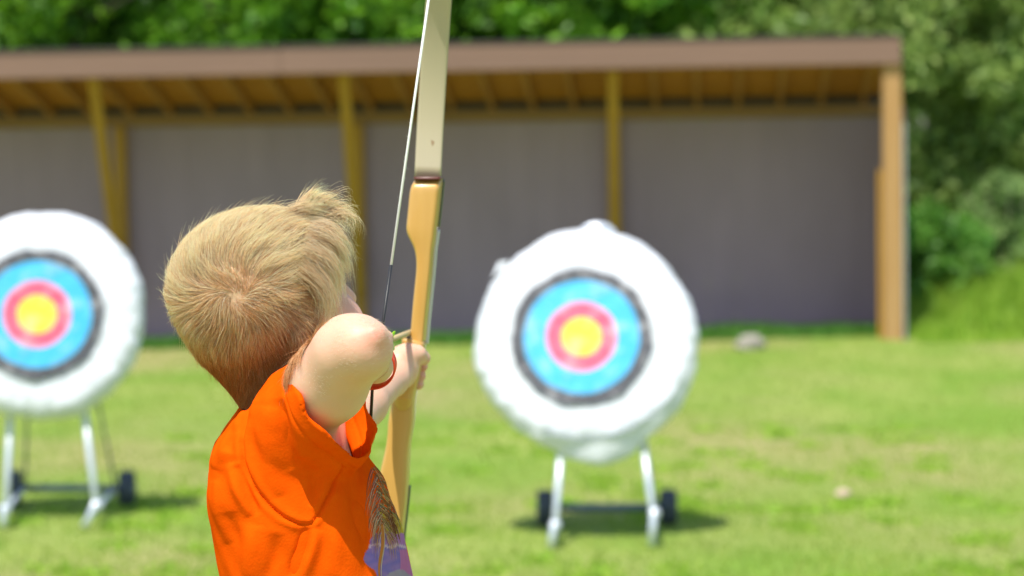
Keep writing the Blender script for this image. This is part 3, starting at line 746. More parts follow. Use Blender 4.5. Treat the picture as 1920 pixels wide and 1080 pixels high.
# right sleeve
A_ = at(560, 683, 2.495); B_ = at(584, 800, 2.408); C_ = at(652, 868, 2.462)
D4 = at(660, 770, 2.520); Pm = np.stack([A_, B_, C_, D4]); A_ = Pm.mean(0); pn = np.linalg.svd(Pm - A_)[2][2]
if pn[0] < 0: pn = -pn
A_ = A_ + pn*0.012
if pn[0] < 0: pn = -pn
T.cone(at(526, 853, 2.535), at(580, 785, 2.485), 0.059, 0.0560, 0.014, 0.02)
T.cone(at(580, 785, 2.485), at(660, 724, 2.43), 0.0560, 0.057, 0.012, 0.02)
T.cone(at(580, 800, 2.505), at(670, 760, 2.50), 0.045, 0.045, 0.012, 0.02)
T.cone(at(545, 905, 2.515), at(628, 815, 2.475), 0.040, 0.036, 0.016, 0.02)
T.cone(at(628, 815, 2.475), at(690, 770, 2.44), 0.036, 0.03, 0.016, 0.02)
T.cone(at(548, 935, 2.50), at(570, 905, 2.49), 0.030, 0.034, 0.016, 0.02)
# collar
T.cone(at(556, 768, 2.565), at(546, 738, 2.563), 0.060, 0.0540, 0.010, 0.02)
# open up: sleeve planes, neck, hem, hollow
X, Y, Z = [(np.arange(T.n[i])*T.h + T.lo[i]).astype(np.float32) for i in range(3)]; X = X[:, None, None]; Y = Y[None, :, None]; Z = Z[None, None, :]
solid = T.phi.copy()
wav = 0.0025*np.sin(Z*170 + Y*60)
T.phi = np.maximum(solid, -(solid + 0.0038))
pl = (X - A_[0])*pn[0] + (Y - A_[1])*pn[1] + (Z - A_[2])*pn[2] + wav
near = (Y < 2.60)
tsh = np.maximum(torso, -(torso + 0.0038))
T.phi = np.where(near, np.minimum(np.maximum(T.phi, pl), np.maximum(tsh, -pl - 0.002)), T.phi)
del tsh, torso
lp = at(663, 790, 2.735); ln_ = np.array([0.75, 0.60, 0.25]); ln_ /= np.linalg.norm(ln_)
pl2 = (X - lp[0])*ln_[0] + (Y - lp[1])*ln_[1] + (Z - lp[2])*ln_[2]
T.phi = np.where(Y > 2.66, np.maximum(T.phi, pl2), T.phi)
cN = at(510, 730, 2.562); npn = np.array([-0.30, -0.12, 0.95]); npn /= np.linalg.norm(npn)
cc0 = at(545, 733, 2.562)
plc = (X - cc0[0])*npn[0] + (Y - cc0[1])*npn[1] + (Z - cc0[2])*npn[2]
T.phi = np.where(np.sqrt((X - cc0[0])**2 + (Y - cc0[1])**2) < 0.075, np.maximum(T.phi, plc), T.phi)
T.phi = np.maximum(T.phi, 0.765 - Z)
del pl, pl2, plc, solid
TV, TQ = nets(T)
# sculpt folds and seams
def seglen(px, py, poly):
    best = np.full(px.shape, 1e9); tt = np.zeros(px.shape)
    poly = np.array(poly, float); n_ = len(poly) - 1
    for i in range(n_):
        a, b = poly[i], poly[i+1]; ab = b - a; t_ = np.clip(((px-a[0])*ab[0] + (py-a[1])*ab[1])/(ab @ ab), 0, 1)
        d = np.hypot(px - a[0] - t_*ab[0], py - a[1] - t_*ab[1]); m = d < best; best[m] = d[m]; tt[m] = (i + t_[m])/n_
    return best, tt
me_tmp = mesh_obj("tmp", TV, TQ, None); me_tmp.data.update()
nrm = np.zeros(len(TV)*3, dtype=np.float32); me_tmp.data.vertices.foreach_get("normal", nrm); TN = nrm.reshape(-1, 3).astype(float)
bpy.data.objects.remove(me_tmp)
sx, sy = proj(TV)
facing = ss(0.0, 0.35, -TN[:, 1])*(TV[:, 1] < 2.60)
disp = np.zeros(len(TV))
SEAM = [(470, 757), (460, 790), (454, 830), (456, 865), (466, 890), (482, 920), (505, 948), (532, 970), (560, 983), (585, 982), (600, 962), (614, 930), (632, 895), (648, 872)]
folds = [ # polyline, width px, height m, taper both ends
 (SEAM, 3.2, -0.0030, 0), ([(a-9, b+5) for a, b in SEAM[:9]], 7, 0.0016, 0), ([(a+10, b-3) for a, b in SEAM[:12]], 8, 0.0014, 0),
 ([(500, 762), (496, 810), (505, 870), (524, 930)], 17, 0.0042, 1), ([(524, 748), (530, 810), (548, 880)], 14, -0.0040, 1), ([(545, 735), (556, 800), (580, 870), (600, 915)], 15, 0.0038, 1),
 ([(570, 850), (588, 890), (590, 950)], 11, -0.0035, 1), ([(645, 872), (612, 900), (590, 960)], 10, 0.0045, 1),
 ([(446, 872), (462, 915), (484, 965)], 9, -0.0055, 1), ([(434, 868), (448, 915), (470, 968)], 13, 0.0045, 1),
 ([(462, 770), (432, 830), (404, 880)], 14, 0.0045, 1), ([(472, 775), (446, 812), (430, 850)], 9, -0.0035, 1), ([(450, 770), (420, 810), (400, 850)], 9, -0.003, 1),
 ([(578, 985), (566, 1030), (545, 1085)], 10, -0.0055, 1), ([(594, 992), (584, 1035), (566, 1090)], 13, 0.0050, 1), ([(480, 985), (470, 1040), (478, 1090)], 20, 0.0040, 1), ([(430, 960), (440, 1020), (452, 1090)], 18, -0.0035, 1),
 ([(655, 872), (664, 930), (690, 1000), (696, 1090)], 16, -0.0050, 1), ([(680, 870), (694, 930), (714, 1010), (722, 1090)], 16, 0.0045, 1), ([(634, 905), (632, 980), (622, 1080)], 18, 0.0035, 1),
 ([(520, 1000), (515, 1045), (500, 1090)], 12, -0.0025, 1), ([(404, 900), (412, 960), (424, 1020)], 10, 0.003, 1)]
for poly, wpx, hgt, tp in folds:
    d, t_ = seglen(sx, sy, poly); k = np.exp(-(d/wpx)**2)
    if tp: k *= np.clip(np.sin(np.pi*t_), 0, 1)**0.6
    disp += 1.3*hgt*k
hem, _ = None, None
dp = (TV - A_) @ pn
hemk = np.exp(-((dp + 0.017)/0.0016)**2)*(TV[:, 1] < 2.60)*(TV[:, 2] > A_[2] - 0.10)*(TV[:, 2] < A_[2] + 0.08)
disp = disp*facing - 0.0016*hemk
disp += 0.0016*np.sin(TV[:, 0]*55 + 3*np.sin(TV[:, 2]*22) + TV[:, 1]*31)*np.sin(TV[:, 2]*38 + TV[:, 1]*45)
disp += 0.0007*np.sin(TV[:, 0]*140 + TV[:, 2]*60)*np.sin(TV[:, 2]*95 - TV[:, 1]*110)
ybot = ss(1.00, 0.80, TV[:, 2]) if False else np.clip((1.0 - TV[:, 2])/0.25, 0, 1)
disp += ybot*0.004*np.sin(np.arctan2(TV[:, 1]-2.57, TV[:, 0]+0.2)*9 + 1.3)
TV = TV + TN*disp[:, None]
# printed colours (sunset patch at the front hem of the shirt)
tcol = np.tile(np.array([0.97, 0.122, 0.003]), (len(TV), 1))
edge = 696 + 9*np.sin(sy/13.0) + 4*np.sin(sy/7.1 + 1)
reg = (sx > edge) & (sy > 1000) & (TV[:, 1] < 2.58)
reg2 = (sx > 706 + 8*np.sin(sy/11.0)) & (sy > 962) & (sy <= 1000) & (TV[:, 1] < 2.58)
pv = np.array([0.26, 0.20, 0.52]); pk = np.array([0.60, 0.22, 0.42]); yl = np.array([0.62, 0.50, 0.05])
tn_ = (0.5 + 0.5*np.sin(sx/7.0 + 2.5*np.sin(sy/6.0)))[:, None]
tcol[reg] = (pv*(1-0.6*tn_) + np.array([0.42, 0.25, 0.50])*0.6*tn_)[reg]
r3 = reg & (sx > 748 + 0.2*(1080-sy)*0.3) & (sy > 1030); tcol[r3] = pk
r4 = reg & (sy < 1022) & (sx > 716); tcol[r4] = (0.50, 0.24, 0.48)
r5 = reg & (np.abs(sy - 1024 - 3*np.sin(sx/6)) < 2.2); tcol[r5] = (0.75, 0.55, 0.62)
tcol[reg2] = yl
r6 = ((sx-748)/26)**2 + ((sy-1092)/24)**2 < 1; tcol[r6 & (TV[:, 1] < 2.58)] = (0.42, 0.36, 0.42)
M_shirt = mat("orange_cotton", (0, 0, 0), 0.85, attr=True, spec=0.0, trans=0.16, bump=(420, 0.35, 0.0012), noise=(85, (0.93, 0.78, 0.8), 0.35, 6))
shirt = mesh_obj("t_shirt", TV, TQ, M_shirt, boy, True, col=tcol, world=True)
shirt["label"] = "plain orange short-sleeved cotton t-shirt with a printed sunset and feather"
# printed feather, drawn as fine barbs lying on the cloth
bvh = BVHTree.FromPolygons(TV.tolist(), TQ.tolist())
camp = Vector((0, 0, CAM_Z))
def on_shirt(x, y, off=0.0007):
    d = Vector(at(x, y, 2.5)) - camp; d.normalize()
    h = bvh.ray_cast(camp, d)
    if h[0] is None or h[0].y > 2.75: return None
    return h[0] + (h[1] if h[1].dot(d) < 0 else -h[1])*off
fv = []; ff = []; fc = []
q = np.random.default_rng(11)
def stroke(pts, w0, colr):
    pr = []
    for (x, y) in pts:
        p = on_shirt(x, y)
        if p is None: break
        pr.append((x, y, p))
    if len(pr) < 2: return
    n0 = len(fv)
    for i, (x, y, p) in enumerate(pr):
        j = min(i, len(pr)-2); t_ = (pr[j+1][2] - pr[j][2]); 
        if t_.length < 1e-7: t_ = Vector((0, 0, 1))
        sd_ = t_.cross(p - camp).normalized(); wd = w0*(1 - 0.85*i/(len(pts)-1))
        fv.append(p - sd_*wd); fv.append(p + sd_*wd); fc.append(colr); fc.append(colr)
    for i in range(len(pr)-1): ff.append((n0+2*i, n0+2*i+1, n0+2*i+3, n0+2*i+2))
def stem(t_): return (699 + 14*t_ + 6*math.sin(t_*3.0), 874 + 120*t_)
cols_f = [(0.16, 0.08, 0.03), (0.30, 0.16, 0.06), (0.50, 0.30, 0.14), (0.12, 0.13, 0.07), (0.42, 0.13, 0.03), (0.62, 0.42, 0.22)]
for i in range(230):
    t_ = q.random()**0.9; x0, y0 = stem(t_); sd_ = q.choice((-1, 1, 1)); sp = (27 + 18*math.sin(math.pi*min(1, t_*1.2))) * q.uniform(0.4, 1.0)*(0.55 if sd_ < 0 else 0.95 + 0.35*t_)
    L_ = q.uniform(32, 66)
    x0 += q.normal(0, 3.0)
    pts = [(x0 + sd_*sp*(1-(1-k/5)**2), y0 + L_*(k/5)**1.1) for k in range(6)]
    stroke(pts, q.uniform(0.0002, 0.0005), cols_f[q.integers(0, 6)])
for i in range(14):
    t_ = q.uniform(0.72, 1.0); y0 = 950 + 36*q.random(); x0 = 722 + (y0-950)*0.5 + q.normal(0, 3)
    stroke([(x0 + k*1.9, y0 + k*7) for k in range(6)], 0.0007, (0.20, 0.07, 0.02))
stroke([(713 + 3*math.sin(k/3), 985 + k*6.0) for k in range(20)], 0.0028, (0.45, 0.17, 0.03))
stroke([(717 + 3*math.sin(k/3), 985 + k*6.0) for k in range(20)], 0.0010, (0.60, 0.45, 0.30))
M_print = mat("print_ink", (0, 0, 0), 0.8, attr=True, spec=0.2)
fo = mesh_obj("feather_print", np.array(fv), ff, M_print, None, False, col=np.array(fc)); fo.parent = shirt; fo.matrix_parent_inverse = parent_world(shirt).inverted()

# ---------------------------------------------------------------- shorts, shoes, wristband, eyes
M_shorts = mat("grey_shorts_cloth", (0.10, 0.11, 0.14), 0.85, bump=(300, 0.3, 0.001))
SF = Field((-0.34, 2.38, 0.38), (-0.08, 2.76, 0.80), 0.004)
SF.ell((-0.203, 2.565, 0.70), (0.088, 0.108, 0.085), None, 0)
for sy_, fy_ in ((2.500, 2.485), (2.630, 2.655)): SF.cone((-0.200, sy_, 0.66), (-0.196, fy_, 0.36), 0.078, 0.072, 0.02)
zz = (np.arange(SF.n[2])*SF.h + SF.lo[2]).astype(np.float32)[None, None]
SF.phi = np.maximum(np.maximum(SF.phi, -(SF.phi + 0.008)), np.maximum(0.42 - zz, zz - 0.765))
v_, q_ = nets(SF); mesh_obj("shorts", v_, q_, M_shorts, boy, True, world=True)
M_shoe = mat("blue_canvas_shoe", (0.05, 0.08, 0.16), 0.7); M_sole = mat("white_rubber_sole", (0.7, 0.7, 0.68), 0.6)
for fy in (2.47, 2.68):
    SF = Field((-0.28, fy-0.07, -0.03), (-0.05, fy+0.10, 0.14), 0.003)
    SF.chain([(-0.222, fy, 0.035), (-0.16, fy+0.015, 0.038), (-0.105, fy+0.03, 0.030)], [0.036, 0.036, 0.031], 0.01)
    SF.cone((-0.205, fy, 0.05), (-0.202, fy, 0.085), 0.033, 0.033, 0.02)
    zz = (np.arange(SF.n[2])*SF.h + SF.lo[2]).astype(np.float32)[None, None]
    SF.phi = np.maximum(SF.phi, np.maximum(0.010 - zz, zz - 0.095))
    v_, q_ = nets(SF); sh = mesh_obj("shoe", v_, q_, M_shoe, boy, True, world=True)
    SF.phi[:] = 1; SF.chain([(-0.222, fy, 0.006), (-0.16, fy+0.015, 0.006), (-0.105, fy+0.03, 0.006)], [0.040, 0.039, 0.034], 0.01)
    SF.phi = np.maximum(SF.phi, np.maximum(-0.004 - zz, zz - 0.014))
    v_, q_ = nets(SF); so = mesh_obj("sole", v_, q_, M_sole, None, True); so.parent = sh; so.matrix_parent_inverse = parent_world(sh).inverted()
M_band = mat("red_silicone_band", (0.95, 0.085, 0.03), 0.4, trans=0.2)
bc = at(698.5, 684, 2.488); ba = Vector(RW - RE).normalized(); ba = Vector((0.10, 1.0, 0.22)).normalized()
m_ = MB(); m_.lathe([(0.0236, -0.0085), (0.0246, -0.0087), (0.0250, -0.007), (0.0246, 0.006), (0.0236, 0.0072), (0.0228, 0.006), (0.0228, -0.007), (0.0236, -0.0085)], bc, ba, 64)
bd = m_.build("wristband", M_band, boy, True, world=True); bd["label"] = "red silicone band round the drawing wrist"
M_eye = mat("eye_white", (0.8, 0.78, 0.76), 0.15); M_iris = mat("blue_iris", (0.08, 0.17, 0.3), 0.2); M_lash = mat("fair_lashes", (0.62, 0.47, 0.30), 0.6)
for sgn in (1, -1):
    c = H(0.0690, sgn*0.028, -0.011); m_ = MB()
    m_.lathe([(0.0105*math.sin(a), 0.0105*math.cos(a)) for a in np.linspace(0, math.pi, 14)], c, hF, 20); ey = m_.build("eye", M_eye, boy, True, world=True)
    m_ = MB(); m_.lathe([(0, 0.0108), (0.003, 0.0107), (0.0048, 0.0099)], c, hF, 20); ir = m_.build("iris", M_iris, None, True); ir.parent = ey; ir.matrix_parent_inverse = parent_world(ey).inverted()
    m_ = MB()
    for k in range(16):
        a = R(-55 + 110*k/15); b0 = c + 0.0108*(math.cos(a)*hF + math.sin(a)*hS*sgn*1.1) + 0.005*hU
        tip = b0 + 0.0075*(math.cos(a)*hF + math.sin(a)*hS*sgn) + 0.0032*hU; m_.tube([b0, b0*0.5 + tip*0.5 - 0.0006*hU, tip], [0.00022, 0.00016, 0.00005], 4, False)
    m_.build("eyelashes", M_lash, boy, True, world=True)

# ---------------------------------------------------------------- hair
def skin_point(x, y):
    d = at(x, y, 2.6) - np.array([0, 0, CAM_Z]); d /= np.linalg.norm(d)
    ts = np.linspace(2.35, 2.75, 800); P = np.array([0, 0, CAM_Z])[None] + d[None]*ts[:, None]; v = B.sample(P)
    i = np.argmax(v < 0); return P[i]
WH = skin_point(438, 556)                                             # the crown whorl
tri = np.concatenate([BQ[:, [0, 1, 2]], BQ[:, [0, 2, 3]]], 0)
tm = hm[tri].all(axis=1); tri = tri[tm]
pa, pb_, pc = BV[tri[:, 0]], BV[tri[:, 1]], BV[tri[:, 2]]
ar = np.linalg.norm(np.cross(pb_-pa, pc-pa), axis=1)
NS = 52000
pick = rng.choice(len(tri), NS, p=ar/ar.sum()); r1 = np.sqrt(rng.random(NS)); r2 = rng.random(NS)
P0 = (1-r1)[:, None]*pa[pick] + (r1*(1-r2))[:, None]*pb_[pick] + (r1*r2)[:, None]*pc[pick]
f, s, u = in_head(P0)
def vnoise(P, fr, seed):
    r_ = np.random.default_rng(seed); out = np.zeros((len(P), 3))
    for k in range(5):
        kv = r_.normal(size=(3, 3))*fr; ph = r_.uniform(0, 6.28, 3); out += np.sin(P @ kv.T + ph)
    return out/2.2
def flow(P):
    f, s, u = in_head(P); d = P - WH; dist = np.linalg.norm(d, axis=1)[:, None]
    n = B.grad(P); dn = d/np.maximum(dist, 1e-4)
    t = dn - n*(dn*n).sum(1)[:, None]; t /= np.maximum(np.linalg.norm(t, axis=1), 1e-6)[:, None]
    swirl = np.cross(n, t)
    t = t + swirl*0.8*np.exp(-(dist/0.022)**2) + vnoise(P, 45, 9)*0.28
    wtop = ss(0.015, 0.06, u)[:, None]; wlow = ss(0.03, -0.05, u)[:, None]
    far = ss(0.02, 0.06, dist[:, 0])[:, None]
    t = t + far*(wtop*(0.9*hF + 0.35*hS + 0.15*hU)[None] + wlow*(-1.3*hU - 0.15*hF)[None])
    fr_ = ss(0.035, 0.06, f)[:, None]*(1 - wtop)
    t = t + fr_*(-1.1*hU + 0.2*hF)[None]
    return t, n
wtop = ss(0.03, 0.065, u)*ss(-0.02, 0.04, f)
dW = np.linalg.norm(P0 - WH, axis=1)
qf = 0.45*ss(0.030, 0.060, f)*ss(0.040, 0.060, u)                          # quiff roots at the front of the crown
length = 0.021 + 0.010*ss(0.0, 0.05, u) + 0.016*wtop + 0.014*qf + 0.012*ss(0.03, 0.05, f)*(1-wtop) - 0.006*ss(-0.06, -0.10, u)
length *= rng.uniform(0.65, 1.25, NS)
ring = np.exp(-((dW - 0.042)/0.017)**2)
length += 0.006*ring
hmax = 0.0062 + 0.0035*ss(0.0, 0.05, u) + 0.004*wtop + 0.0045*ring - 0.0030*ss(-0.015, -0.06, u) - 0.0025*np.exp(-(dW/0.014)**2)
layer = rng.random(NS)**0.8
K = 7
pts = np.zeros((NS, K, 3)); pts[:, 0] = P0 - B.grad(P0)*0.001
cl = vnoise(P0, 80, 3)*0.30 + vnoise(P0, 240, 4)*0.36
jit = rng.normal(size=(NS, 3))*0.17
p = pts[:, 0].copy(); wild = (rng.random(NS) < 0.035)
lift0 = np.where(wild, 1.1, 0.55) + 0.5*np.exp(-(dW/0.014)**2)
for k in range(1, K):
    t, n = flow(p); t = t + cl*(0.5 + 0.5*k/K) + jit*(0.6 + 0.5*k/K)
    t = t - n*(t*n).sum(1)[:, None]; t /= np.linalg.norm(t, axis=1)[:, None]
    hgt = B.sample(p); target = hmax*(0.25 + 0.9*layer)
    l = lift0*np.clip((target - hgt)/0.006, -0.5, 1.0)*(1.25 if k < 3 else 0.9)
    l = np.where(wild & (k > 2), 0.45, l)
    q3 = qf[:, None]
    up = ((0.15*hF + 1.0*hU - 0.3*hS)[None], (0.15*hF + 1.0*hU - 0.2*hS)[None], (0.75*hF + 0.75*hU)[None], (1.0*hF + 0.1*hU + 0.4*hS)[None], (0.8*hF - 0.7*hU + 0.6*hS)[None], (0.2*hF - 1.0*hU + 0.3*hS)[None])[k-1]
    dirv = t + n*l[:, None]
    dirv = dirv*(1 - 0.80*q3) + 0.9*q3*(up + cl*1.5)
    dirv /= np.linalg.norm(dirv, axis=1)[:, None]
    p = p + dirv*(length/(K-1))[:, None]; 
    inn = B.sample(p); fix = inn < 0.0006
    if fix.any(): p[fix] += B.grad(p[fix])*(0.0012 - inn[fix])[:, None]
    pts[:, k] = p
# separate curling locks at the front of the quiff
def strands_mesh(name, pts, rad, cols, parent, m_, tips=None):
    n, K, _ = pts.shape
    tan = np.zeros_like(pts); tan[:, 1:-1] = pts[:, 2:] - pts[:, :-2]; tan[:, 0] = pts[:, 1] - pts[:, 0]; tan[:, -1] = pts[:, -1] - pts[:, -2]
    tan /= np.maximum(np.linalg.norm(tan, axis=2), 1e-9)[..., None]
    ref = np.array([0.31, -0.83, 0.46]); a = np.cross(tan, ref); a /= np.maximum(np.linalg.norm(a, axis=2), 1e-6)[..., None]; b = np.cross(tan, a)
    taper = np.linspace(1, 0.25, K)[None, :, None]; taper = np.where(np.arange(K)[None, :, None] < K*0.5, 1.0, taper)
    V = np.zeros((n, K, 3, 3))
    for j in range(3):
        an = 2*math.pi*j/3; V[:, :, j] = pts + (a*math.cos(an) + b*math.sin(an))*rad[:, None, None]*taper
    base = (np.arange(n)*K*3)[:, None, None]; kk = (np.arange(K-1)*3)[None, :, None]
    q = []
    for j in range(3):
        j2 = (j+1) % 3; q.append(np.stack([base+kk+j, base+kk+j2, base+kk+3+j2, base+kk+3+j], -1).reshape(-1, 4))
    grad = np.repeat(cols, K*3, 0).reshape(n, K, 3, 3)
    tipk = np.linspace(0.9, 1.1, K)[None, :] if tips is None else tips; tipk = tipk[:, :, None, None]
    return mesh_obj(name, V.reshape(-1, 3), np.concatenate(q, 0), m_, parent, True, col=np.clip(grad*tipk, 0, 1).reshape(-1, 3), world=True)
# hand-placed locks: the quiff, its curls and the fringe over the temple
def lock(guide, n, r0, r1, seed, tw=0.6):
    q = np.random.default_rng(seed); g = np.array([at(*p_) for p_ in guide]); T0 = np.linspace(0, 1, len(g)); T1 = np.linspace(0, 1, K)
    c = np.stack([np.interp(T1, T0, g[:, k]) for k in range(3)], 1)
    for _ in range(1): c[1:-1] = 0.25*c[:-2] + 0.5*c[1:-1] + 0.25*c[2:]
    o = q.normal(size=(n, 1, 3)); e = q.normal(size=(n, 1, 3)); rad = (r0 + (r1 - r0)*T1**0.8)[None, :, None]
    st = q.uniform(0.75, 1.12, (n, 1, 1)); 
    pos = c[0][None, None] + (c - c[0])[None]*st + o*rad*0.50 + e*rad*0.35*np.sin(T1*3.2*tw + 1)[None, :, None] + e*0.0055*(T1**2.2)[None, :, None]
    return pos
locks = [
 ([(560,402,2.56),(567,387,2.562),(577,371,2.568),(589,361,2.575),(600,362,2.58)], 360, 0.0065, 0.0034, 1),
 ([(580,400,2.57),(590,383,2.575),(602,370,2.58),(614,371,2.585),(624,381,2.59)], 340, 0.0065, 0.0038, 2),
 ([(600,404,2.58),(614,392,2.585),(628,388,2.59),(641,393,2.595),(650,402,2.60)], 360, 0.0070, 0.0038, 3),
 ([(615,415,2.585),(632,402,2.59),(650,398,2.597),(661,410,2.60),(656,424,2.60)], 200, 0.0065, 0.0050, 4),
 ([(612,408,2.58),(628,400,2.585),(642,402,2.59),(648,414,2.59),(640,426,2.585)], 160, 0.005, 0.004, 5),
 ([(592,428,2.545),(612,426,2.545),(630,438,2.55),(642,458,2.555),(646,484,2.56)], 520, 0.009, 0.0038, 6),
 ([(590,440,2.52),(614,446,2.52),(634,462,2.53),(644,488,2.535),(640,516,2.54)], 560, 0.010, 0.0042, 7),
 ([(580,470,2.50),(604,480,2.503),(622,500,2.51),(632,528,2.515),(628,556,2.52)], 520, 0.010, 0.0042, 8),
 ([(575,505,2.49),(596,520,2.495),(612,545,2.50),(620,575,2.505),(616,600,2.51)], 420, 0.010, 0.0042, 9),
 ([(540,400,2.55),(556,392,2.553),(574,388,2.56),(592,390,2.565),(606,396,2.57)], 200, 0.008, 0.0045, 10),
 ([(612,400,2.58),(640,392,2.59),(660,404,2.60),(668,418,2.60),(662,432,2.60)], 40, 0.009, 0.010, 12),
 ([(600,385,2.58),(622,364,2.59),(644,356,2.60),(650,364,2.605),(648,372,2.605)], 14, 0.009, 0.010, 13)]
ex = [lock(g_, n_, a_, b_, sd_) for (g_, n_, a_, b_, sd_) in locks]; ex = np.concatenate(ex, 0)
for k in range(1, K):
    inn = B.sample(ex[:, k]); fix = inn < 0.0006
    if fix.any(): ex[fix, k] += B.grad(ex[fix, k])*(0.0012 - inn[fix])[:, None]
pts = np.concatenate([pts, ex], 0); nex = len(ex); NS += nex
u = np.concatenate([u, np.full(nex, 0.055)]); dW = np.concatenate([dW, np.full(nex, 0.1)])
light = np.array([1.0, 0.86, 0.61]); mid = np.array([1.0, 0.69, 0.37]); dk = np.array([0.76, 0.41, 0.17])
a = np.clip(0.50 + 0.32*rng.normal(size=NS) + 0.48*ss(-0.005, 0.055, u) - 0.55*ss(0.0, -0.07, u) - 0.25*np.exp(-(dW/0.028)**2), 0, 1)[:, None]  # paler sunlit top and shaded whorl put into strand colour; nape hair naturally darker
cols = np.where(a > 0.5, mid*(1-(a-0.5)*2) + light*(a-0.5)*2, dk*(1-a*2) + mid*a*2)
cols *= rng.uniform(0.85, 1.12, NS)[:, None]
def hair_mat():
    m = mat("blond_hair", (0, 0, 0), 0.36, attr=True, spec=0.5, trans=0.50)
    return m
M_hair = hair_mat()
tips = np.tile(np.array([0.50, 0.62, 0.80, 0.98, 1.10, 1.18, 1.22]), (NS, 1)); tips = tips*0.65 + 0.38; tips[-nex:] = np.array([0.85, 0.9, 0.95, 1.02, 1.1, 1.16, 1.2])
bright = rng.random(NS) < 0.07; cols[bright & (u > -0.03)] = (1.0, 0.90, 0.68)
nap = ss(-0.005, -0.05, u)[:, None]; cols = cols*(1 - nap) + cols*np.array([0.80, 0.60, 0.42])*nap  # shade and orange bounce from the shirt tinted into the darker nape hair
srad = rng.uniform(0.00008, 0.00017, NS); srad[bright] *= 1.35
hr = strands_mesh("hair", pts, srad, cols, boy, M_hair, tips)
# fine down on the raised arm
q = np.random.default_rng(21); bb = BVHTree.FromPolygons(BV.tolist(), BQ.tolist()); dn0 = []
for (xa, ya, n_) in ((655, 590, 60), (680, 591, 60), (700, 603, 130), (716, 618, 140), (728, 640, 50), (625, 600, 50), (595, 625, 50), (567, 690, 40), (600, 720, 60), (650, 680, 50), (640, 640, 60), (700, 660, 40), (733, 665, 30)):
    for _ in range(n_):
        x_, y_ = xa + q.normal(0, 11), ya + q.normal(0, 11)
        d_ = Vector(at(x_, y_, 2.4)) - camp; d_.normalize(); h_ = bb.ray_cast(camp, d_)
        if h_[0] is None or h_[0].y > 2.52 or hm[BQ[h_[2]]].any(): continue
        n1 = np.array(h_[1]); p_ = np.array(h_[0]); n1 = n1 if n1 @ np.array(d_) < 0 else -n1
        dr_ = np.array([0.75, 0.0, 0.25]) + q.normal(size=3)*0.25; dr_ -= n1*(dr_ @ n1)*0.9; dr_ /= np.linalg.norm(dr_); L_ = q.uniform(0.002, 0.0052)
        dn0.append([p_, p_ + (dr_*0.5 + n1*0.28)*L_, p_ + (dr_ + n1*0.42)*L_])
dn0 = np.array(dn0)
ad = strands_mesh("arm_down", dn0, np.full(len(dn0), 0.000045), np.tile(np.array([0.95, 0.85, 0.68]), (len(dn0), 1)), boy, M_hair)
ad["kind"] = "stuff"
hr["label"] = "short tousled blond hair with a crown whorl and a curling quiff"

# ================================================================ BOW
M_wood = mat("varnished_maple", (0.64, 0.375, 0.10), 0.32, noise=(7, (0.54, 0.29, 0.062), 0.3), stretch=(9, 9, 0.7), coat=0.35, spec=0.5)
M_limb = mat("cream_fibreglass", (0.49, 0.42, 0.275), 0.30, coat=0.2, noise=(3, (0.46, 0.39, 0.25), 0.3))
M_lam = mat("pale_lamination", (0.70, 0.70, 0.68), 0.35)
M_darkg = mat("dark_green_facing", (0.05, 0.07, 0.045), 0.4)
M_tip = mat("dark_red_overlay", (0.12, 0.03, 0.02), 0.4)
BD = 2.98
bo = at(775, 690, BD)
bow = tag(empty("bow", tuple(bo)), "wooden recurve bow with cream limbs and honey wood riser held by the boy", "bow")
def loft(name, secs, m_, parent, dd, shape, yaw=R(-4)):
    """secs: (y, xl, xr) in photo pixels at BD; dd: (front, back) depth offsets per section; shape: unit outline (u across -1..1, v depth 0..1)"""
    vs = []; fs = []; n = len(shape)
    for i, (y, xl, xr) in enumerate(secs):
        a = at(xl, y, BD); b = at(xr, y, BD); c = (a+b)/2; hw = (b[0]-a[0])/2; f0, f1 = dd(i, y)
        for (u_, v_) in shape:
            dx, dy = u_*hw, f0 + (f1-f0)*v_
            vs.append((c[0] + dx*math.cos(yaw) - dy*math.sin(yaw)*1.0, c[1] + dx*math.sin(yaw) + dy*math.cos(yaw), c[2]))
    for i in range(len(secs)-1):
        for k in range(n): fs.append((i*n+k, i*n+(k+1) % n, (i+1)*n+(k+1) % n, (i+1)*n+k))
    fs.append(tuple(range(n-1, -1, -1))); fs.append(tuple((len(secs)-1)*n+k for k in range(n)))
    return mesh_obj(name, np.array(vs), fs, m_, parent, True, world=True)
def dens(secs, step=6):
    s_ = np.array(secs, float); ys = np.arange(s_[0, 0], s_[-1, 0], step)
    o = [(y, np.interp(y, s_[:, 0], s_[:, 1]), np.interp(y, s_[:, 0], s_[:, 2])) for y in ys] + [tuple(s_[-1])]
    o = np.array(o)
    for _ in range(2): o[1:-1, 1:] = 0.25*o[:-2, 1:] + 0.5*o[1:-1, 1:] + 0.25*o[2:, 1:]
    return [tuple(r_) for r_ in o]
outline = [(337,778,826.5),(342,774,826),(350,771,825.5),(365,768.5,824),(400,765.5,820.5),(428,762.5,817),(436,763,816),(446,768,815),(458,775,813),(470,779.5,811),(485,782,810),(505,782,808.5),(535,779,805.5),(565,776,802.5),(600,773,799),(636,770.5,796),
           (645,768,795),(660,765,794),(690,755,790),(712,746,786),(735,739,779),(755,736,776),(770,733,775.5),(790,729,775),(812,728,771),(830,726,768),(850,722,766),(875,716,765),(900,711,764),(940,712,761),(975,716,757),(1010,722,753),(1060,727,749)]
D_ = dens(outline)
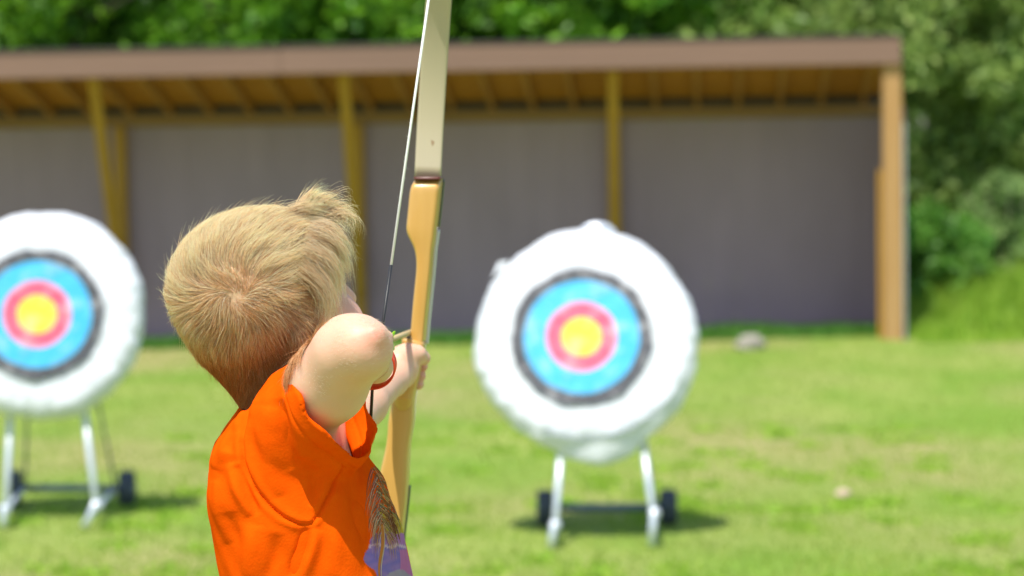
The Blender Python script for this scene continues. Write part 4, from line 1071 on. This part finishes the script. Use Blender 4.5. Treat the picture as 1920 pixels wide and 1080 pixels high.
def rnd(n=4, c=0.35, ridge=0.0):
    s_ = []
    for (cx_, cy_, a0) in ((1-c, c*0.5, -90), (1-c, 1-c*0.5, 0), (-1+c, 1-c*0.5, 90), (-1+c, c*0.5, 180)):
        for k in range(n+1):
            a = R(a0 + 90*k/n); s_.append((cx_ + c*math.cos(a), cy_ + c*0.5*math.sin(a)))
    return s_
def rdepth(i, y):
    g = math.exp(-((y-690)/45)**2); sw = math.exp(-((y-470)/70)**2)
    f0 = -0.012 - 0.004*g - 0.003*math.sin((y-337)/723*math.pi)
    if y < 352: f0 = -0.012 + 0.012*((352-y)/15)**2
    return f0, 0.032 - 0.004*g
riser = loft("riser", D_, M_wood, bow, rdepth, rnd(4, 0.30))
# belly ridge of the lower riser and the raised step beneath the grip
def strip(name, secs, m_, parent, d0, d1, sh=None): return loft(name, dens(secs), m_, parent, lambda i, y: (d0, d1), sh or rnd(2, 0.15))
cres = [(735, 745, 778), (745, 743, 777), (755, 742, 774), (762, 745, 771), (767, 750, 766)]
loft("grip_swell", dens([(700, 752, 786), (715, 748, 784)] + cres, 3), M_wood, bow, lambda i, y: (-0.024 + 0.0035*max(0, (y-745)/10), 0.0), rnd(4, 0.5))
lamR = [(y, xr-6, xr+3.0) for (y, xl, xr) in D_ if 430 <= y <= 650]
loft("back_lamination", lamR, M_lam, bow, lambda i, y: (0.0335, 0.040), rnd(2, 0.2))
edgeR = [(y, xr-6, xr+1.6) for (y, xl, xr) in D_ if 337 <= y <= 429]
loft("limb_butt", edgeR, M_darkg, bow, lambda i, y: (0.0335, 0.044), rnd(2, 0.2))
edge2 = [(y, xr-8, xr+1.0) for (y, xl, xr) in D_ if 915 <= y <= 1058]
loft("limb_butt", edge2, M_darkg, bow, lambda i, y: (0.0335, 0.044), rnd(2, 0.2))
loft("arrow_shelf", [(634, 756, 772), (640, 755, 797.5), (646, 758, 797), (650, 764, 796.5)], M_wood, bow, lambda i, y: (-0.020, 0.018), rnd(3, 0.4))
loft("arrow_rest", [(626, 763, 769.5), (634, 762, 770)], M_dark, bow, lambda i, y: (-0.004, 0.006), rnd(2, 0.3))
loft("limb_overlay", [(332, 776.5, 827.5), (337.5, 777.5, 826.8)], M_tip, bow, lambda i, y: (-0.0115, 0.030), rnd(2, 0.2))
def limb(name, path, m_):
    """path: (x, y, depth, width m)"""
    pts = np.array([[*at(x, y, d), w_] for x, y, d, w_ in path]); tt = np.linspace(0, 1, len(pts)); T_ = np.linspace(0, 1, 40)
    c = np.stack([np.interp(T_, tt, pts[:, k]) for k in range(4)], 1)
    for _ in range(6): c[1:-1] = 0.25*c[:-2] + 0.5*c[1:-1] + 0.25*c[2:]
    vs = []; fs = []; sh = rnd(2, 0.25); n = len(sh)
    for i in range(len(c)):
        t_ = c[min(i+1, len(c)-1), :3] - c[max(i-1, 0), :3]; t_ /= np.linalg.norm(t_)
        ax_ = np.array([1, -0.10, 0.0]); ax_ -= t_*(ax_ @ t_); ax_ /= np.linalg.norm(ax_); nb = np.cross(t_, ax_); nb = nb if nb[1] > 0 else -nb
        for (u_, v_) in sh: vs.append(c[i, :3] + ax_*u_*c[i, 3]/2 + nb*(v_-0.5)*0.007)
    for i in range(len(c)-1):
        for k in range(n): fs.append((i*n+k, i*n+(k+1) % n, (i+1)*n+(k+1) % n, (i+1)*n+k))
    fs.append(tuple(range(n-1, -1, -1))); fs.append(tuple((len(c)-1)*n+k for k in range(n)))
    return mesh_obj(name, np.array(vs), fs, m_, bow, True, world=True)
sv_ = [at(x_, y_, 2.9838) for x_, y_ in ((808, 262), (814, 265), (815.5, 271), (812, 277), (809, 270))]
stn = mesh_obj("scuff_mark", np.array(sv_ + [p_ + np.array([0, 0.0006, 0]) for p_ in sv_]), [(0, 1, 2, 3, 4), (5, 9, 8, 7, 6)] + [(i, (i+5), (i+1) % 5 + 5, (i+1) % 5) for i in range(5)], mat("scuff", (0.33, 0.22, 0.12), 0.6), bow, False, world=True)
TIPU = (866, -440, 2.74); TIPL = (688, 1700, 2.72)
limb("upper_limb", [(802, 333, 2.985, 0.0325), (806.5, 240, 2.99, 0.0325), (812, 150, 2.985, 0.0323), (818, 60, 2.97, 0.0318), (825, -30, 2.945, 0.031), (834, -140, 2.90, 0.028), (846, -260, 2.84, 0.023), (857, -360, 2.78, 0.018), (866, -440, 2.75, 0.013), (870, -475, 2.755, 0.010)], M_limb)
limb("lower_limb", [(738, 1058, 2.985, 0.0325), (730, 1150, 2.985, 0.0325), (722, 1260, 2.965, 0.031), (712, 1380, 2.91, 0.028), (702, 1510, 2.84, 0.023), (694, 1620, 2.77, 0.018), (688, 1700, 2.73, 0.013), (686, 1735, 2.735, 0.010)], M_limb)
# string: drawn in a V to the nocking hand
M_str = mat("white_bowstring", (0.92, 0.90, 0.84), 0.7); M_serv = mat("black_serving", (0.02, 0.02, 0.022), 0.45); M_str2 = mat("waxed_bowstring", (0.45, 0.36, 0.24), 0.6)
tu = at(*TIPU); 
# the sight line through the upper string as photographed fixes how far it leans
N0 = STR; tl_ = at(*TIPL)
m_ = MB(); m_.tube([tu, N0], 0.00145, 8); st = m_.build("bowstring", M_str, bow, True, world=True)
tl2 = at(650, 1700, 2.72); K1 = at(700, 690, 2.612)
m_ = MB(); m_.tube([K1, tl2], 0.0009, 8); m_.build("bowstring", M_str2, bow, True, world=True)
def along(a, b, ytar):
    lo, hi = 0.0, 1.0
    for _ in range(40):
        md = (lo+hi)/2; y_ = proj(a + (b-a)*md)[1]
        if (y_ > ytar) == (proj(b)[1] > proj(a)[1]): hi = md
        else: lo = md
    return a + (b-a)*lo
m_ = MB(); m_.tube([along(N0, tu, 497), N0, K1, along(K1, tl2, 804)], 0.0018, 8); sv = m_.build("serving", M_serv, None, True); sv.parent = st; sv.matrix_parent_inverse = parent_world(st).inverted()
# frayed fibres on the string
q = np.random.default_rng(5)
for k in range(26):
    t_ = q.uniform(0.25, 0.62); p_ = N0 + (tu - N0)*t_*0.62; dv = q.normal(size=3); dv /= np.linalg.norm(dv); L_ = q.uniform(0.002, 0.006); m_ = MB()
    m_.tube([p_, p_ + dv*L_*0.6, p_ + dv*L_ + np.array([0, 0, 0.001])], [0.0001, 0.00008, 0.00004], 3, False)
    fr = m_.build("frayed_fibre", M_str, None, True); fr.parent = st; fr.matrix_parent_inverse = parent_world(st).inverted()

# ================================================================ ARROW
M_shaft = mat("arrow_shaft_wood", (0.50, 0.38, 0.18), 0.5); M_lime = mat("lime_vane", (0.45, 0.80, 0.02), 0.5, trans=0.3)
nk = STR + np.array([0.0015, 0.002, 0.001]); pt = at(766.5, 624, 2.972); dr = pt - nk; tipp = nk + dr/np.linalg.norm(dr)*0.62
arrow = tag(empty("arrow", tuple(nk)), "wooden arrow with lime vanes nocked on the string at the boy's hand", "arrow")
m_ = MB(); m_.tube([nk + dr*0.02, tipp], 0.0034, 12); m_.build("shaft", M_shaft, arrow, True, world=True)
m_ = MB(); m_.tube([nk, nk + dr*0.04], [0.0026, 0.0034], 10); m_.build("nock", M_lime, arrow, True, world=True)
m_ = MB(); m_.tube([tipp, tipp + dr/np.linalg.norm(dr)*0.02], [0.0032, 0.0006], 10); m_.build("point", M_metal, arrow, True, world=True)
dn_ = dr/np.linalg.norm(dr); e1 = np.cross(dn_, [0, 0, 1.0]); e1 /= np.linalg.norm(e1); e2 = np.cross(e1, dn_)
for k, an in enumerate((-62, 58, 178)):
    o_ = e1*math.cos(R(an)) + e2*math.sin(R(an)); th = np.cross(o_, dn_)*0.0005
    A0 = nk + dn_*0.060; prof = [(0, 0.0025), (0.008, 0.008), (0.022, 0.0125), (0.040, 0.012), (0.058, 0.007), (0.066, 0.0025)]
    vs = []; 
    for (l_, h_) in prof:
        for s_ in (-1, 1): vs.append(A0 + dn_*l_ + o_*0.0022 + th*s_); vs.append(A0 + dn_*l_ + o_*h_ + th*s_)
    fs = []
    for i in range(len(prof)-1):
        a0 = 4*i; b0 = a0+4; fs += [(a0, b0, b0+1, a0+1), (a0+2, a0+3, b0+3, b0+2), (a0+1, b0+1, b0+3, a0+3)]
    mesh_obj("vane", np.array(vs), fs, M_lime, arrow, False, world=True)
